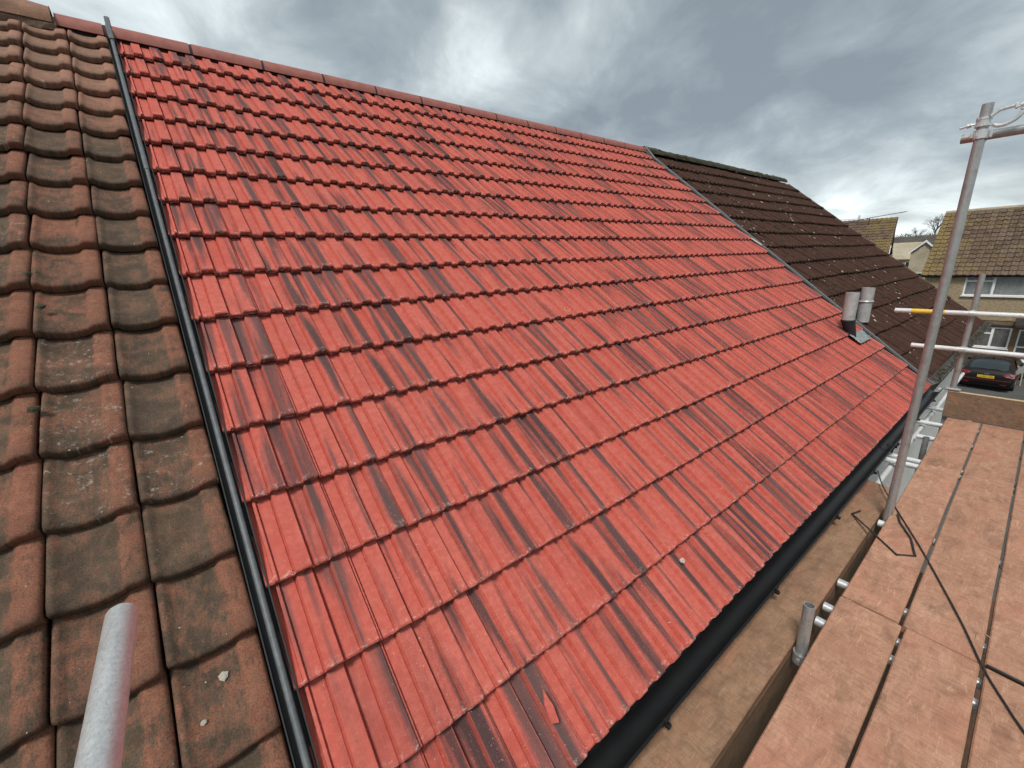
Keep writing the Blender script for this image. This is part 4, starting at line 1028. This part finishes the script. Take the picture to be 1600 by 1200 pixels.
# ------------------------------------------------------------------ the parked car
CAR = tag(empty('parked_car', (3.93, 30.0, GZ), R(-3)), 'dark maroon hatchback parked across the road, seen from behind', 'car'); CAR['local'] = 1
stn = [(-.03, .30, .62, .80, .80), (.0, .24, .80, .86, .84), (.05, .22, .90, .90, .80), (.14, .22, 1.02, .925, .74), (.45, .22, 1.24, .93, .69), (.80, .22, 1.405, .93, .64), (1.3, .22, 1.46, .93, .63), (2.1, .22, 1.46, .93, .63), (2.7, .22, 1.33, .93, .65), (3.35, .22, 1.0, .925, .74), (4.1, .22, .86, .90, .72), (4.5, .26, .70, .84, .66), (4.68, .34, .55, .70, .5)]
vs = []; fs = []; npt = 17
for (y, zb, zt, w_, wr) in stn:
    zbelt = min(.93, zb+(zt-zb)*.93)
    half = [(w_*.80, zb), (w_*.96, zb+.07), (w_, zb+(zbelt-zb)*.45), (w_*.985, zb+(zbelt-zb)*.8), (w_*.93, zbelt), (wr+(w_*.93-wr)*.35, zbelt+(zt-zbelt)*.7), (wr*.93, zt-.035*min(1, (zt-.6))), (wr*.6, zt-.006)]
    ring = [(x, y, z) for x, z in half]+[(0, y, zt)]+[(-x, y, z) for x, z in half[::-1]]
    vs += ring
for i in range(len(stn)-1):
    for k in range(npt-1): fs.append((i*npt+k, i*npt+npt+k, i*npt+npt+k+1, i*npt+k+1))
    fs.append((i*npt+npt-1, i*npt+2*npt-1, i*npt+npt, i*npt))
fs.append(tuple(range(npt))); fs.append(tuple(range(len(vs)-1, len(vs)-npt-1, -1)))
body = obj('body', mesh('body', vs, fs, M_paint, True), CAR)
def hatch_z(y):
    for a, c in zip(stn, stn[1:]):
        if a[0] <= y <= c[0]: return a[2]+(c[2]-a[2])*(y-a[0])/(c[0]-a[0])
def hatch_w(y):
    for a, c in zip(stn, stn[1:]):
        if a[0] <= y <= c[0]: return a[4]+(c[4]-a[4])*(y-a[0])/(c[0]-a[0])
vs = []; fs = []
for i in range(7):
    y = .17+(.74-.17)*i/6
    for k in range(9):
        t = -1+k/4; xx = t*(hatch_w(y)*.93-.03); dz = -.006*(abs(t)*hatch_w(y)*.93/(hatch_w(y)*.6)) if abs(t) < .6 else -.006-.028*(abs(t)-.6)/.4
        vs.append((xx, y-.014, hatch_z(y)+dz+.016-.02*(abs(t)**4)*(1 if i in (0, 6) else 0)))
for i in range(6):
    for k in range(8): fs.append((i*9+k, i*9+k+1, i*9+10+k, i*9+9+k))
obj('rear_window', mesh('rear_window', vs, fs, M_glass, True), CAR)
b = MB(); b.path([(-.05, .13, 1.045), (.25, .19, 1.085), (.50, .24, 1.10)], .010, 6); b.obj('rear_wiper', M_blackm, CAR)
for sx in (-1, 1):
    b = MB(); b.add([(sx*.90, .16, .93), (sx*.62, .075, .905), (sx*.52, .045, .83), (sx*.60, .010, .775), (sx*.90, .030, .74), (sx*.935, .28, .90), (sx*.94, .26, .78)], [(0, 1, 2, 3, 4) if sx < 0 else (4, 3, 2, 1, 0), (0, 4, 6, 5) if sx < 0 else (5, 6, 4, 0)])
    for v in range(len(b.v)): b.v[v] = (b.v[v][0]*1.0, b.v[v][1]-.05, b.v[v][2])
    tl = b.obj('tail_light', M_tail, CAR)
    b = MB(); b.add([(sx*.88, .098, .915), (sx*.70, .030, .895), (sx*.68, .022, .865), (sx*.88, .075, .87)], [(0, 1, 2, 3) if sx < 0 else (3, 2, 1, 0)])
    b.v = [(x, y-.008, z) for x, y, z in b.v]; b.obj('clear_lens', M_tail2, tl)
    b = MB(); b.box((sx*1.0, 3.0, .98), (.2, .12, .13), bev=.04); b.obj('wing_mirror', M_paint, CAR)
    for yw in (.82, 3.72):
        b = MB(); b.tube((sx*.72, yw, .32), (sx*.925, yw, .32), .32, 24); wl = b.obj('wheel', M_tyre, CAR)
        b = MB(); b.tube((sx*.90, yw, .32), (sx*.93, yw, .32), .21, 16); b.obj('rim', M_alloy, wl)
    b = MB(); b.add([(sx*.885, .95, .965), (sx*.885, 2.75, .965), (sx*.70, 2.35, 1.36), (sx*.70, 1.25, 1.37)], [(0, 1, 2, 3) if sx > 0 else (3, 2, 1, 0)])
    b.v = [(x+sx*.02, y, z) for x, y, z in b.v]; b.obj('side_window', M_glass, CAR)
b = MB(); b.box((0, -.035, .50), (1.70, .16, .20), bev=.05); b.obj('bumper', M_paint, CAR)
b = MB(); b.box((0, -.118, .575), (1.5, .012, .02)); b.box((.62, -.12, .40), (.22, .02, .035)); b.box((-.62, -.12, .40), (.22, .02, .035)); b.obj('bumper_trim', M_tail, CAR)
pl = MB(); pl.box((0, -.062, .705), (.56, .02, .125), bev=.004); plate = pl.obj('number_plate', M_plate, CAR)
tcu = bpy.data.curves.new('plate_text', 'FONT'); tcu.body = 'LD08 NBJ'; tcu.size = .125; tcu.align_x = 'CENTER'; tcu.align_y = 'CENTER'; tcu.extrude = .001
to = bpy.data.objects.new('plate_text', tcu); COL.objects.link(to)
bpy.context.view_layer.update()
me = bpy.data.meshes.new_from_object(to.evaluated_get(bpy.context.evaluated_depsgraph_get())); bpy.data.objects.remove(to)
me.materials.clear(); me.materials.append(M_ink)
pt = obj('plate_lettering', me, plate); pt.rotation_euler = (R(90), 0, 0); pt.location = (0, -.075, .705)
b = MB(); b.tube((0, -.02, .825), (0, .0, .825), .001, 12); b.v = []; b.f = []
b.add([(.085*math.cos(2*math.pi*i/16), -.012, .835+.033*math.sin(2*math.pi*i/16)) for i in range(16)]+[(.085*math.cos(2*math.pi*i/16), .03, .835+.033*math.sin(2*math.pi*i/16)) for i in range(16)], [tuple(range(15, -1, -1))]+[(i, (i+1) % 16, 16+(i+1) % 16, 16+i) for i in range(16)]); b.obj('badge', M_alloy, CAR)
b = MB(); b.path([(0, 1.2, 1.46), (0, 1.05, 1.52), (0, .98, 1.53)], .02, 8); b.obj('roof_aerial', M_blackm, CAR)

# things on the forecourt
b = MB(); b.box((5.35, 34.2, GZ+.58), (1.45, .7, .56), bev=.03); o = b.obj('storage_box', M_white); tag(o, 'white box with dark base beyond the parked car', 'box')
b = MB(); b.box((5.35, 34.2, GZ+.86+.022), (1.5, .74, .04), bev=.01); b.obj('lid', M_white, o)
b = MB(); b.box((5.35, 34.2, GZ+.15), (1.35, .6, .29)); b.obj('plinth', M_dark, o)
b = MB(); b.box((7.6, 35.4, GZ+.35), (5.6, .22, .7)); o = tag(b.obj('garden_wall', M_brick), 'low brown garden wall behind the white box', 'wall')
b = MB(); b.box((7.6, 35.4, GZ+.725), (5.7, .28, .05)); b.obj('coping', M_stone, o)
b = MB(); b.path([(4.62, 34.6, GZ+1.05), (4.75, 33.6, GZ+.9), (5.02, 32.2, GZ+.55), (5.05, 32.1, GZ)], .022, 8); b.path([(4.62, 34.6, GZ), (4.62, 34.6, GZ+1.05)], .022, 8); b.path([(4.30, 34.6, GZ+1.0), (4.62, 34.6, GZ+1.04)], .022, 8)
tag(b.obj('handrail', M_stone), 'pale sloping handrail right of the parked car', 'handrail')
b = MB()
for i in range(5): b.box((-1.5+i*1.1, 35.9, GZ+.45), (1.05, .1, .9))
tag(b.obj('garden_fence', M_bark), 'low dark fence behind the parked car', 'fence')
